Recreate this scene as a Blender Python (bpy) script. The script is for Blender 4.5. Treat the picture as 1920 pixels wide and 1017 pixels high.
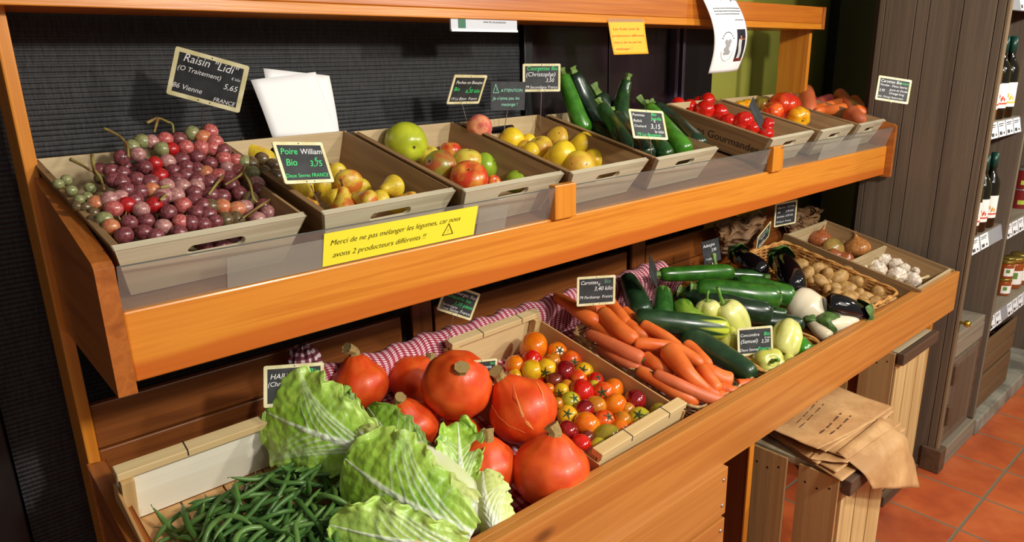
import bpy, math, random
from mathutils import Vector, Matrix, Euler, noise
from mathutils.geometry import tessellate_polygon

for o in list(bpy.data.objects): bpy.data.objects.remove(o, do_unlink=True)
scene = bpy.context.scene
COL = scene.collection
PI = math.pi
rnd = random.Random(7)

# ------------------------------------------------------------------ camera
W, H = 1920, 1017
F = 1315.861
CX, CY = 960.0, 508.5
CAM = Vector((0, 0, 1.62))
def _nrm(v): return Vector(v).normalized()
_X = _nrm((2528-CX, -(85-CY), -F))
_Z = -_nrm((1071-CX, -(5008-CY), -F))
_Y = _Z.cross(_X).normalized()
_Z = _X.cross(_Y).normalized()
R = Matrix((_X, _Y, _Z))            # camera vector -> world vector
cam_data = bpy.data.cameras.new('camera')
cam_data.sensor_width = 36.0
cam_data.lens = F / W * 36.0
cam_data.clip_start = 0.02
cam = bpy.data.objects.new('camera', cam_data)
COL.objects.link(cam)
cam.matrix_world = Matrix.Translation(CAM) @ R.to_4x4()
scene.camera = cam

# ------------------------------------------------------------------ light
scene.view_settings.view_transform = 'Standard'
scene.view_settings.look = 'None'
scene.view_settings.gamma = 1.0
scene.view_settings.use_curve_mapping = False
scene.view_settings.exposure = 0.0
world = bpy.data.worlds.new('world'); scene.world = world
world.use_nodes = True
world.node_tree.nodes['Background'].inputs[0].default_value = (1.0, 0.95, 0.87, 1)
world.node_tree.nodes['Background'].inputs[1].default_value = 0.19
def area(name, loc, target, size, energy, color=(1, .95, .86)):
    l = bpy.data.lights.new(name, 'AREA'); l.shape = 'DISK'; l.size = size; l.energy = energy; l.color = color
    o = bpy.data.objects.new(name, l); COL.objects.link(o); o.location = loc
    d = Vector(target) - Vector(loc); o.rotation_euler = d.to_track_quat('-Z', 'Y').to_euler()
    return o
def bulb(name, loc, radius, energy, color=(1, .95, .86)):
    l = bpy.data.lights.new(name, 'POINT'); l.shadow_soft_size = radius; l.energy = energy; l.color = color
    o = bpy.data.objects.new(name, l); COL.objects.link(o); o.location = loc; return o
bulb('ceiling_bulb', (1.25, -1.05, 2.42), .10, 158)
bulb('ceiling_bulb', (2.75, -1.1, 2.42), .10, 142)
bulb('ceiling_bulb', (0.30, -1.3, 2.5), .15, 16)
area('ceiling_spot', (4.6, -0.9, 2.75), (3.6, 0.6, .6), 0.25, 22)
area('soft_fill', (1.6, -1.7, 2.7), (1.6, 1.0, 1.1), 1.6, 22)  # broad unseen lamp added as soft fill

# ------------------------------------------------------------------ pixel rays meet real planes
def ray(px, py): return R @ Vector((px-CX, -(py-CY), -F))
def hit(px, py, p0, n):
    d = ray(px, py); n = Vector(n); t = (Vector(p0)-CAM).dot(n)/d.dot(n); return CAM + t*d
def atx(px, py, x): return hit(px, py, (x, 0, 0), (1, 0, 0))
def aty(px, py, y): return hit(px, py, (0, y, 0), (0, 1, 0))
def atz(px, py, z): return hit(px, py, (0, 0, z), (0, 0, 1))
LS, US = 0.24, 0.266
def low(px, py, h=0): return hit(px, py, (0, .82, .70+h), (0, -LS, 1))      # lower tray floor raised by h
def up(px, py, h=0): return hit(px, py, (0, 1.115, 1.285+h), (0, -US, 1))     # upper shelf floor raised by h
def lowz(y): return .70 + LS*(y-.82)
def upz(y): return 1.285 + US*(y-1.115)
def depth(p): return -(R.transposed() @ (p-CAM)).z
def wr(p, rpx): return rpx*depth(p)/F                                       # pixel radius -> metres at p
def cdir(x, y, z): return (R @ Vector((x, y, z))).normalized()               # direction from view terms

# ------------------------------------------------------------------ object helpers
def tag(o, label=None, cat=None, group=None, kind=None):
    if label: o['label'] = label
    if cat: o['category'] = cat
    if group: o['group'] = group
    if kind: o['kind'] = kind
    return o
def thing(name, label, cat, loc=(0, 0, 0), rot=None, group=None):
    o = bpy.data.objects.new(name, None); COL.objects.link(o)
    o.empty_display_size = .02
    if rot is not None: o.matrix_world = Matrix.Translation(Vector(loc)) @ rot.to_4x4()
    else: o.location = loc
    return tag(o, label, cat, group)
def link(name, me, parent=None, mat=None):
    if mat is not None and len(me.materials) == 0: me.materials.append(mat)
    o = bpy.data.objects.new(name, me); COL.objects.link(o)
    if parent: o.parent = parent
    return o
def copy_tree(o, parent=None):
    c = o.copy(); COL.objects.link(c)
    if parent: c.parent = parent
    for ch in list(o.children): copy_tree(ch, c)
    return c
def align(axis, spin=0.0):
    return axis.to_track_quat('Z', 'Y').to_matrix() @ Matrix.Rotation(spin, 3, 'Z')

class MB:
    def __init__(s): s.v = []; s.f = []; s.uv = {}
    def add(s, vs, fs):
        b = len(s.v); s.v += [Vector(v) for v in vs]; s.f += [tuple(b+i for i in f) for f in fs]; return s
    def box(s, lo, hi, M=None):
        x0, y0, z0 = lo; x1, y1, z1 = hi
        vs = [Vector(v) for v in ((x0,y0,z0),(x1,y0,z0),(x1,y1,z0),(x0,y1,z0),(x0,y0,z1),(x1,y0,z1),(x1,y1,z1),(x0,y1,z1))]
        if M is not None: vs = [M @ v for v in vs]
        return s.add(vs, [(0,3,2,1),(4,5,6,7),(0,1,5,4),(1,2,6,5),(2,3,7,6),(3,0,4,7)])
    def hexa(s, b, t):
        return s.add(list(b)+list(t), [(0,3,2,1),(4,5,6,7),(0,1,5,4),(1,2,6,5),(2,3,7,6),(3,0,4,7)])
    def prism(s, poly, d, holes=()):
        # poly: 3-D loop, extruded by vector d; holes: further loops
        loops = [[Vector(p) for p in poly]] + [[Vector(p) for p in h] for h in holes]
        flat = [p for l in loops for p in l]; n = len(flat); d = Vector(d)
        tris = tessellate_polygon(loops)
        nd = sum(((flat[t[1]]-flat[t[0]]).cross(flat[t[2]]-flat[t[0]]) for t in tris), Vector())
        flip = nd.dot(d) > 0
        fs = []
        for t in tris:
            t = tuple(t)
            fs.append(tuple(reversed(t)) if flip else t); fs.append(tuple(i+n for i in (t if flip else reversed(t))))
        k = 0
        for li, l in enumerate(loops):
            m = len(l)
            for i in range(m):
                a, b2 = k+i, k+(i+1) % m
                fs.append((a, b2, b2+n, a+n))
            k += m
        return s.add(flat+[p+d for p in flat], fs)
    def lathe(s, prof, n=20, M=None, rfn=None):
        # prof: list of (r, z); closed ends when r==0
        rings = []; vs = []; fs = []
        for (r, z) in prof:
            if r < 1e-7: rings.append([len(vs)]); vs.append(Vector((0, 0, z)))
            else:
                rg = []
                for i in range(n):
                    a = 2*PI*i/n; rr = r*(rfn(a, z) if rfn else 1)
                    rg.append(len(vs)); vs.append(Vector((rr*math.cos(a), rr*math.sin(a), z)))
                rings.append(rg)
        for a, b in zip(rings, rings[1:]):
            if len(a) == 1 and len(b) == 1: continue
            for i in range(n):
                j = (i+1) % n
                if len(a) == 1: fs.append((a[0], b[j], b[i]))
                elif len(b) == 1: fs.append((a[i], a[j], b[0]))
                else: fs.append((a[i], a[j], b[j], b[i]))
        if M is not None: vs = [M @ v for v in vs]
        return s.add(vs, fs)
    def tube(s, pts, radii, n=8, cap=True, uv=False, flat=1.0, wob=0.0, seed=0):
        pts = [Vector(p) for p in pts]
        if not hasattr(radii, '__len__'): radii = [radii]*len(pts)
        m = len(pts); t0 = (pts[1]-pts[0]).normalized()
        a = Vector((0, 0, 1)) if abs(t0.z) < .9 else Vector((1, 0, 0))
        nx = t0.cross(a).normalized()
        base = len(s.v); vs = []; fs = []
        L = [0]
        for i in range(1, m): L.append(L[-1]+(pts[i]-pts[i-1]).length)
        tot = max(L[-1], 1e-6)
        for i in range(m):
            t = (pts[min(i+1, m-1)]-pts[max(i-1, 0)]).normalized()
            nx = (nx - t*nx.dot(t)).normalized(); ny = t.cross(nx)
            for k in range(n):
                an = 2*PI*k/n; rr = radii[i]
                if wob: rr *= 1+wob*noise.noise(Vector((math.cos(an)*1.2+seed, math.sin(an)*1.2, L[i]/tot*3+seed*3.1)))
                vs.append(pts[i]+nx*rr*math.cos(an)+ny*rr*flat*math.sin(an))
        for i in range(m-1):
            for k in range(n):
                j = (k+1) % n
                fs.append((i*n+k, i*n+j, (i+1)*n+j, (i+1)*n+k))
                if uv: s.uv[len(s.f)+len(fs)-1] = [(k/n, L[i]/tot), ((k+1)/n, L[i]/tot), ((k+1)/n, L[i+1]/tot), (k/n, L[i+1]/tot)]
        if cap:
            fs.append(tuple(reversed(range(n)))); fs.append(tuple(range((m-1)*n, m*n)))
            if uv:
                s.uv[len(s.f)+len(fs)-2] = [(0, 0)]*n; s.uv[len(s.f)+len(fs)-1] = [(0, 1)]*n
        return s.add(vs, fs)
    def grid(s, fn, nu, nv, uv=False):
        vs = [Vector(fn(i/nu, j/nv)) for j in range(nv+1) for i in range(nu+1)]
        fs = []
        for j in range(nv):
            for i in range(nu):
                a = j*(nu+1)+i; fs.append((a, a+1, a+nu+2, a+nu+1))
                if uv: s.uv[len(s.f)+len(fs)-1] = [(i/nu, j/nv), ((i+1)/nu, j/nv), ((i+1)/nu, (j+1)/nv), (i/nu, (j+1)/nv)]
        return s.add(vs, fs)
    def mesh(s, name='m', smooth=False):
        me = bpy.data.meshes.new(name); me.from_pydata([tuple(v) for v in s.v], [], s.f); me.update()
        if s.uv:
            u = me.uv_layers.new(name='UVMap')
            for p in me.polygons:
                c = s.uv.get(p.index)
                if c:
                    for li, q in zip(p.loop_indices, c): u.data[li].uv = q
        if smooth: me.polygons.foreach_set('use_smooth', [True]*len(me.polygons))
        return me
    def build(s, name, mat, parent=None, smooth=False, bevel=0, solid=0, sub=0):
        o = link(name, s.mesh(name, smooth), parent, mat)
        if solid:
            m = o.modifiers.new('solid', 'SOLIDIFY'); m.thickness = solid; m.offset = 0
        if bevel:
            m = o.modifiers.new('bevel', 'BEVEL'); m.width = bevel; m.segments = 2; m.limit_method = 'ANGLE'
        if sub:
            m = o.modifiers.new('sub', 'SUBSURF'); m.levels = sub; m.render_levels = sub
        return o
def catmull(P, k=6):
    P = [Vector(p) for p in P]
    if len(P) < 3:
        return [P[0].lerp(P[1], i/(2*k)) for i in range(2*k+1)]
    Q = [2*P[0]-P[1]]+P+[2*P[-1]-P[-2]]; out = []
    for i in range(1, len(Q)-2):
        a, b, c, d = Q[i-1:i+3]
        for j in range(k):
            t = j/k
            out.append(.5*((2*b)+(c-a)*t+(2*a-5*b+4*c-d)*t*t+(3*b-a-3*c+d)*t**3))
    out.append(P[-1]); return out
def interp(tab, t):
    for (a, x), (b, y) in zip(tab, tab[1:]):
        if t <= b: return x+(y-x)*(t-a)/(b-a) if b > a else y
    return tab[-1][1]

# ------------------------------------------------------------------ materials
def S(r, g, b):
    f = lambda c: (c/255/12.92) if c/255 <= .04045 else ((c/255+.055)/1.055)**2.4
    return (f(r), f(g), f(b), 1.0)
class NT:
    def __init__(s, name):
        s.m = bpy.data.materials.new(name); s.m.use_nodes = True; s.t = s.m.node_tree
        s.p = s.t.nodes['Principled BSDF']
    def n(s, typ, **kw):
        nd = s.t.nodes.new(typ)
        for k, v in kw.items():
            if k.startswith('_'): nd.inputs[k[1:].replace('_', ' ')].default_value = v
            else: setattr(nd, k, v)
        return nd
    def l(s, a, b): s.t.links.new(a, b)
    def co(s, kind='Object', scale=(1, 1, 1), rot=(0, 0, 0), loc=(0, 0, 0)):
        c = s.n('ShaderNodeTexCoord'); m = s.n('ShaderNodeMapping'); s.l(c.outputs[kind], m.inputs[0])
        m.inputs['Scale'].default_value = scale; m.inputs['Rotation'].default_value = rot; m.inputs['Location'].default_value = loc
        return m.outputs[0]
    def noise(s, vec, scale=5, detail=3, rough=.5, dist=0):
        nd = s.n('ShaderNodeTexNoise'); s.l(vec, nd.inputs['Vector'])
        nd.inputs['Scale'].default_value = scale; nd.inputs['Detail'].default_value = detail
        nd.inputs['Roughness'].default_value = rough; nd.inputs['Distortion'].default_value = dist
        return nd.outputs['Fac']
    def ramp(s, fac, stops):
        r = s.n('ShaderNodeValToRGB'); e = r.color_ramp.elements
        while len(e) > 1: e.remove(e[-1])
        e[0].position = stops[0][0]; e[0].color = stops[0][1]
        for p, c in stops[1:]:
            x = e.new(p); x.color = c
        s.l(fac, r.inputs[0]); return r.outputs[0]
    def mix(s, fac, a, b, blend='MIX'):
        m = s.n('ShaderNodeMix', data_type='RGBA', blend_type=blend)
        if isinstance(fac, (int, float)): m.inputs[0].default_value = fac
        else: s.l(fac, m.inputs[0])
        for i, c in ((6, a), (7, b)):
            if isinstance(c, tuple): m.inputs[i].default_value = c
            else: s.l(c, m.inputs[i])
        return m.outputs[2]
    def math(s, op, a, b=0.0, c=None):
        m = s.n('ShaderNodeMath', operation=op)
        for i, x in enumerate((a, b) if c is None else (a, b, c)):
            if isinstance(x, (int, float)): m.inputs[i].default_value = x
            else: s.l(x, m.inputs[i])
        return m.outputs[0]
    def bump(s, h, strength=.3, dist=.002):
        b = s.n('ShaderNodeBump'); b.inputs['Strength'].default_value = strength; b.inputs['Distance'].default_value = dist
        s.l(h, b.inputs['Height']); s.l(b.outputs[0], s.p.inputs['Normal'])
    def base(s, c):
        if isinstance(c, tuple): s.p.inputs['Base Color'].default_value = c
        else: s.l(c, s.p.inputs['Base Color'])
        return s
    def set(s, **kw):
        for k, v in kw.items(): s.p.inputs[k.replace('_', ' ')].default_value = v
        return s
BLK = (0, 0, 0, 1); WHT = (1, 1, 1, 1)
def plain(name, c, rough=.5, **kw):
    t = NT(name); t.base(c).set(Roughness=rough, **kw); return t.m
def wood(name, light, dark, axis='X', ring=26, rough=.38, coat=.0, knots=True, bumps=.25, streak=.5):
    t = NT(name)
    sc = {'X': (.035, 1, 1), 'Y': (1, .035, 1), 'Z': (1, 1, .035)}[axis]
    v = t.co(scale=sc)
    w = t.noise(v, ring, 3, .5, .5)
    v2 = t.co(scale=tuple(1 if q == 1 else .02 for q in sc))
    fine = t.noise(v2, 260, 3, .6, .2)
    big = t.noise(t.co(scale=tuple(1 if q == 1 else .25 for q in sc)), 7, 2, .5, .4)
    mid = tuple(.5*(a+b) for a, b in zip(light, dark))
    c = t.ramp(w, [(.32, dark), (.45, mid), (.52, light), (.62, mid), (.72, light)])
    c = t.mix(t.math('MULTIPLY', fine, streak), c, dark)
    c = t.mix(t.math('MULTIPLY', big, .45), c, mid)
    if knots:
        vo = t.n('ShaderNodeTexVoronoi'); t.l(t.co(scale=tuple(1 if q == 1 else .45 for q in sc)), vo.inputs['Vector'])
        vo.inputs['Scale'].default_value = 4.3
        k = t.ramp(vo.outputs['Distance'], [(.03, WHT), (.075, BLK)])
        c = t.mix(t.math('MULTIPLY', k, .75), c, tuple(q*.22 for q in dark[:3])+(1,))
    t.base(c).set(Roughness=rough, Coat_Weight=coat, Coat_Roughness=.2)
    t.bump(t.math('ADD', w, fine), bumps, .0012)
    return t.m
def skin(name, c1, c2, scale=6, rough=.25, spots=None, spotscale=60, sp=(.08, .14), bumpy=.0, bs=40, coat=0, stretch=(1, 1, 1), lo=.38, hi=.62, sss=.0, detail=3, kind='Object'):
    t = NT(name); v = t.co(kind, stretch)
    c = t.ramp(t.noise(v, scale, detail), [(lo, c1), (hi, c2)])
    if spots:
        vo = t.n('ShaderNodeTexVoronoi'); t.l(v, vo.inputs['Vector']); vo.inputs['Scale'].default_value = spotscale
        k = t.ramp(vo.outputs['Distance'], [(sp[0], WHT), (sp[1], BLK)])
        # only some of the cells carry a spot
        pick = t.math('GREATER_THAN', t.noise(v, spotscale*.35, 2), .5)
        c = t.mix(t.math('MULTIPLY', k, pick), c, spots)
    t.base(c).set(Roughness=rough, Coat_Weight=coat, Coat_Roughness=.08)
    if bumpy: t.bump(t.noise(v, bs, 3), bumpy, .002)
    if sss: t.set(Subsurface_Weight=sss, Subsurface_Scale=.01)
    return t.m

M = {}
OL, OD = S(226, 150, 48), S(192, 108, 26)
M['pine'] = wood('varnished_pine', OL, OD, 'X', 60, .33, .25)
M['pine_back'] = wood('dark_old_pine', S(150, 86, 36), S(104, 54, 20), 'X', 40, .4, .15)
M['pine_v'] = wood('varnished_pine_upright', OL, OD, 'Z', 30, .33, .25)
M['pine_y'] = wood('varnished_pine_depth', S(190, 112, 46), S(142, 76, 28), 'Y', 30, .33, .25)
M['pine_low'] = wood('varnished_pine_worn', S(206, 142, 68), S(174, 104, 44), 'X', 30, .36, .2)
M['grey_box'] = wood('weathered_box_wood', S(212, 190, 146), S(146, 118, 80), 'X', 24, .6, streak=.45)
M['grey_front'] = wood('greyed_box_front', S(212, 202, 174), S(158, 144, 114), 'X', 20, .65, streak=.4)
M['grey_box_y'] = wood('weathered_box_shaded_side', S(174, 138, 92), S(108, 80, 52), 'Y', 24, .6, streak=.45)  # side walls' shade put into a darker copy of the box wood
M['crate_pale'] = wood('pale_crate_wood', S(232, 208, 158), S(206, 170, 112), 'X', 18, .55, streak=.2)
M['crate_pale_y'] = wood('pale_crate_side', S(214, 172, 116), S(186, 138, 84), 'Y', 18, .5, streak=.2)
M['crate_white'] = wood('white_ply', S(250, 246, 228), S(240, 230, 204), 'X', 14, .6, knots=False, streak=.12)
M['crate_v'] = wood('upright_crate_slat', S(226, 196, 138), S(180, 140, 84), 'Z', 20, .6, streak=.35)
M['crate_v2'] = wood('upright_crate_slat_tan', S(206, 166, 108), S(158, 118, 72), 'Z', 20, .6, streak=.35)
M['crate_end'] = wood('crate_end_board', S(200, 186, 150), S(140, 120, 90), 'X', 20, .7, streak=.5)
M['crate_bar'] = wood('dark_crate_rail', S(104, 78, 56), S(66, 48, 36), 'X', 20, .6)
M['grey_plank'] = wood('grey_brown_plank', S(118, 102, 84), S(84, 70, 58), 'Z', 20, .7, streak=.6, bumps=.5)
M['grey_plank_y'] = wood('grey_brown_plank_top', S(150, 138, 118), S(106, 94, 78), 'X', 20, .7, streak=.6, bumps=.5)
M['paper'] = plain('white_paper', S(245, 245, 245), .6)
M['frame'] = skin('cream_frame', S(238, 230, 188), S(216, 206, 150), 30, .45)
M['slate'] = skin('chalkboard_black', S(34, 36, 38), S(52, 54, 56), 25, .6)
M['chalk'] = plain('white_chalk_pen', S(245, 245, 245), .6)
M['chalk_g'] = plain('green_chalk_pen', S(60, 222, 120), .6)
M['chalk_t'] = plain('pale_green_pen', S(150, 225, 195), .6)
M['ink'] = plain('dark_ink', S(70, 55, 20), .6)
M['ink_r'] = plain('red_ink', S(205, 70, 20), .6)
M['ink_k'] = plain('grey_ink', S(70, 70, 70), .6)
M['steel'] = plain('steel_wire', S(190, 190, 190), .3, Metallic=.9)
M['black'] = plain('black_gap', S(12, 12, 12), .8)

# ------------------------------------------------------------------ lettering
_tc = {}
def text_geo(txt, size, shear=.22, thin=0.0, align_='LEFT'):
    cu = bpy.data.curves.new('t', 'FONT'); cu.body = txt; cu.size = size; cu.shear = shear
    cu.offset = thin*size; cu.align_x = align_; cu.space_character = 1.0; cu.resolution_u = 3
    o = bpy.data.objects.new('t', cu); COL.objects.link(o)
    dg = bpy.context.evaluated_depsgraph_get()
    me = bpy.data.meshes.new_from_object(o.evaluated_get(dg))
    vs = [v.co.copy() for v in me.vertices]; fs = [tuple(p.vertices) for p in me.polygons]
    bpy.data.objects.remove(o); bpy.data.curves.remove(cu); bpy.data.meshes.remove(me)
    return vs, fs
def letters(name, items, mat, parent, fn, thin=0.0, shear=.22, lim=None):
    # items: (text, x, y, size[, angle]); fn maps (x, y) to a point of the board
    mb = MB()
    for it in items:
        txt, x, y, sz = it[:4]; a = it[4] if len(it) > 4 else 0
        vs, fs = text_geo(txt, sz, shear, thin)
        if lim:                                   # keep the line inside the board
            mxw = max((v.x for v in vs), default=0)
            if x+mxw > lim: k_ = (lim-x)/mxw; vs = [Vector((v.x*k_, v.y*max(k_, .8), 0)) for v in vs]
        ca, sa = math.cos(a), math.sin(a)
        mb.add([fn(x+v.x*ca-v.y*sa, y+v.x*sa+v.y*ca) for v in vs], fs)
    return mb.build(name, mat, parent)
def strokes(name, lines, r, mat, parent, fn):
    mb = MB()
    for ln in lines:
        for (a, b) in zip(ln, ln[1:]):
            a = Vector(a); b = Vector(b); d = (b-a).normalized(); n = Vector((-d.y, d.x))*r
            q = [a-d*r-n, b+d*r-n, b+d*r+n, a-d*r+n]
            mb.add([fn(p.x, p.y) for p in q], [(0, 1, 2, 3)])
    return mb.build(name, mat, parent)
# ================================================================== THE ROOM
FZ = -.036                     # floor level
T = .2765                      # tile pitch
t = NT('terracotta_tiles')
g = t.n('ShaderNodeTexCoord')
mp = t.n('ShaderNodeMapping'); t.l(g.outputs['Object'], mp.inputs[0])
# a joint crosses at (2.909, .593): line the tile grid up with it
mp.inputs['Location'].default_value = (-(2.909 % T), -(.592 % T), 0)
br = t.n('ShaderNodeTexBrick'); t.l(mp.outputs[0], br.inputs['Vector'])
br.offset = 0; br.squash = 1
for k, v in (('Scale', 1.0), ('Mortar Size', .0055), ('Mortar Smooth', .3), ('Bias', 0.0), ('Brick Width', T), ('Row Height', T)): br.inputs[k].default_value = v
br.inputs['Color1'].default_value = (0, 0, 0, 1); br.inputs['Color2'].default_value = (1, 1, 1, 1); br.inputs['Mortar'].default_value = (.5, .5, .5, 1)
v = t.co()
c = t.ramp(t.noise(v, 5, 4, .6), [(.3, S(150, 62, 34)), (.5, S(186, 88, 44)), (.7, S(206, 112, 62))])
c = t.mix(.35, c, t.mix(br.outputs['Color'], S(140, 62, 44), S(206, 104, 58)))
c = t.mix(br.outputs['Fac'], c, S(120, 112, 92))
t.base(c).set(Roughness=.32)
h = t.math('SUBTRACT', t.noise(v, 30, 3), t.math('MULTIPLY', br.outputs['Fac'], 3.0))
t.bump(h, .35, .0025)
M['tile'] = t.m
MB().box((-1.5, -3, FZ-.05), (6.5, 2.2, FZ)).build('floor', M['tile']); tag(bpy.data.objects['floor'], kind='structure')
M['green'] = skin('olive_green_paint', S(150, 150, 58), S(160, 160, 70), 3, .6)
tag(MB().box((2.4, 1.80, FZ), (4.05, 1.86, 3.2)).build('wall_back', M['green']), kind='structure')
M['dark_wall'] = skin('near_black_wall', S(14, 14, 14), S(20, 19, 18), 3, .7)
tag(MB().box((3.76, 1.74, FZ), (6.4, 1.79, 3.2)).build('wall_right', M['dark_wall']), kind='structure')  # near-black sheet for the unlit opening, its shade put into the colour
tag(MB().box((6.4, -3.0, FZ), (6.46, 1.79, 3.2)).build('wall_far', M['green']), kind='structure')
tag(MB().box((-1.5, 1.66, FZ), (2.4, 1.72, 3.2)).build('wall_rear', M['dark_wall']), kind='structure')

# black ribbed matting fixed to the wall behind the stand
t = NT('black_ribbed_mat')
v = t.co(scale=(1, 1, .15))
c = t.ramp(t.noise(v, 240, 2, .5), [(.35, S(14, 14, 16)), (.7, S(40, 40, 44))])
t.base(c).set(Roughness=.62); t.bump(t.noise(t.co(scale=(1, 1, .25)), 260, 2), .6, .0012)
M['mat'] = t.m
mb = MB(); Z0, Z1, P_ = .35, 2.1, .0098
nz = int((Z1-Z0)/P_)*4
def matfn(u, w):
    x = .06+(1.462-.06)*u; z = Z0+(Z1-Z0)*w
    ph = (z % P_)/P_
    wv = .0012*noise.noise(Vector((x*6, z*40, 0)))
    return (x, 1.625-.0020*abs(math.sin(PI*ph))+wv, z)
mb.grid(matfn, 60, nz)
o = mb.build('ribbed_wall_mat', M['mat'], smooth=False, solid=0); 
m_ = o.modifiers.new('solid', 'SOLIDIFY'); m_.thickness = .02; m_.offset = -1
tag(o, 'black ribbed matting covering the wall behind the grapes, pears and apples', 'wall mat')
# aubergine-brown glossy panels and the strips beside the matting
M['plum'] = skin('dark_plum_panel', S(38, 24, 30), S(26, 16, 22), 4, .25, coat=.2)
M['plum2'] = plain('near_black_panel', S(16, 14, 16), .35)
tag(MB().box((1.505, 1.625, FZ), (1.86, 1.65, 3.0)).box((1.863, 1.622, FZ), (2.11, 1.65, 3.0)).box((2.113, 1.625, FZ), (2.20, 1.65, 3.0)).build('trim_1', M['plum'], bevel=.002), kind='structure')
tag(MB().box((1.465, 1.605, FZ), (1.50, 1.65, 3.0)).build('trim_2', M['plum2'], bevel=.003), kind='structure')
tag(MB().box((2.203, 1.60, FZ), (2.222, 1.65, 3.0)).box((2.245, 1.60, FZ), (2.262, 1.65, 3.0)).build('trim_3', plain('violet_strip', S(72, 60, 76), .35), bevel=.003), kind='structure')
tag(MB().box((2.265, 1.62, FZ), (2.47, 1.65, 3.0)).build('trim_4', M['plum2'], bevel=.003), kind='structure')
tag(MB().box((-1.5, 1.60, FZ), (-.30, 1.65, 3.0)).box((-.295, 1.60, FZ), (.055, 1.65, 3.0)).build('trim_5', plain('black_left_panel', S(14, 13, 14), .5), bevel=.003), kind='structure')

# ================================================================== THE STAND
stand = thing('display_stand', 'long two-tier orange pine produce stand with sloping trays', 'display stand')
X0, X1 = .166, 2.95
UY, LY = 1.115, .825
uz1 = aty(1000, 419, UY).z                                     # top of the upper fascia
uz0 = uz1-.112
lz1, lz0 = .832, .676
# uprights
for x in (X0, X1-.025):
    MB().box((x, 1.468, FZ), (x+.022, 1.60, 1.815 if x > 1 else 2.15)).build('upright', M['pine_v'], stand, bevel=.003)
# upper side brackets
for x in (X0+.012, X1-.020):
    pl = [(x, UY-.022, uz0-.008), (x, UY-.022, 1.36), (x, UY-.012, 1.368), (x, 1.467, 1.452), (x, 1.467, uz0-.008)]
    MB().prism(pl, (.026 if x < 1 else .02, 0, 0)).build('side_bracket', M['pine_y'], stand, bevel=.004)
# lower side boards
for x in (X0, X1-.03):
    pl = [(x, LY-.0, lz0), (x, LY, lz1+(.01 if x < 1 else -.002)), (x, 1.467, .89 if x < 1 else .87), (x, 1.467, .66), (x, 1.2, .60)]
    if x > 1: pl[2] = (x, 1.467, .86)
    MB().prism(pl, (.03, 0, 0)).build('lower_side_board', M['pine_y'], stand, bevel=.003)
# fascias
t_ = NT('two_tone_fascia_pine'); v = t_.co(scale=(.03, 1, 1)); w_n = t_.noise(v, 75, 3, .5, .4); fi = t_.noise(t_.co(scale=(.012, 1, 1)), 300, 2)
bandn = t_.noise(t_.co(scale=(.5, 1, 1)), 4, 2)
geo = t_.n('ShaderNodeSeparateXYZ'); t_.l(t_.co(), geo.inputs[0])
hgt = t_.math('SUBTRACT', t_.math('ADD', geo.outputs[2], t_.math('MULTIPLY', bandn, .03)), uz0+.015)   # red heartwood runs along the lower edge
band = t_.ramp(t_.math('MULTIPLY', hgt, 10.0), [(.28, WHT), (.40, BLK)])
cc = t_.ramp(w_n, [(.35, S(204, 124, 36)), (.5, S(222, 146, 50)), (.7, S(212, 132, 40))])
cc = t_.mix(t_.math('MULTIPLY', band, .75), cc, S(184, 84, 24)); cc = t_.mix(t_.math('MULTIPLY', fi, .35), cc, S(186, 100, 24))
t_.base(cc).set(Roughness=.36, Coat_Weight=.2, Coat_Roughness=.2); t_.bump(w_n, .15, .001)
MB().box((X0+.042, UY, uz0), (X1-.022, UY+.02, uz1)).build('upper_fascia', t_.m, stand, bevel=.003)
MB().box((X0+.0, LY-.02, lz0), (X1, LY, lz1)).build('lower_fascia', M['pine_low'], stand, bevel=.003)
MB().box((X0+.05, LY+.001, lz1-.02), (X1-.03, LY+.018, lz1-.001)).build('fascia_lip', M['pine_low'], stand, bevel=.002)
# upper shelf board (sloping)
def slab(x0, x1, y0, y1, zf, th):
    b = [(x0, y0, zf(y0)-th), (x1, y0, zf(y0)-th), (x1, y1, zf(y1)-th), (x0, y1, zf(y1)-th)]
    t_ = [(x0, y0, zf(y0)), (x1, y0, zf(y0)), (x1, y1, zf(y1)), (x0, y1, zf(y1))]
    return MB().hexa(b, t_)
slab(X0+.04, X1-.022, UY+.021, 1.56, lambda y: upz(y)-.012, .018).build('upper_shelf', wood('shelf_board', S(150, 112, 74), S(110, 74, 46), 'X', 20, .5), stand)
slab(X0+.031, X1-.031, LY+.002, 1.47, lambda y: lowz(y)-.004, .016).build('lower_tray', M['pine_y'], stand)
# small posts standing on the upper fascia, front edge of the tray
for px in ((1040, 1080), (1445, 1464)):
    a = aty(px[0], 350, UY-.012).x; b = aty(px[1], 350, UY-.012).x
    MB().box((a, UY-.014, uz1-.001 if px[0] > 0 else uz1), (b, UY+.008, uz1+.078)).build('partition_post', M['pine_v'], stand, bevel=.003)
pa = aty(1040, 350, UY-.012).x; pb = aty(1080, 350, UY-.012).x; pc = aty(1445, 270, UY-.012).x; pd = aty(1464, 270, UY-.012).x
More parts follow.
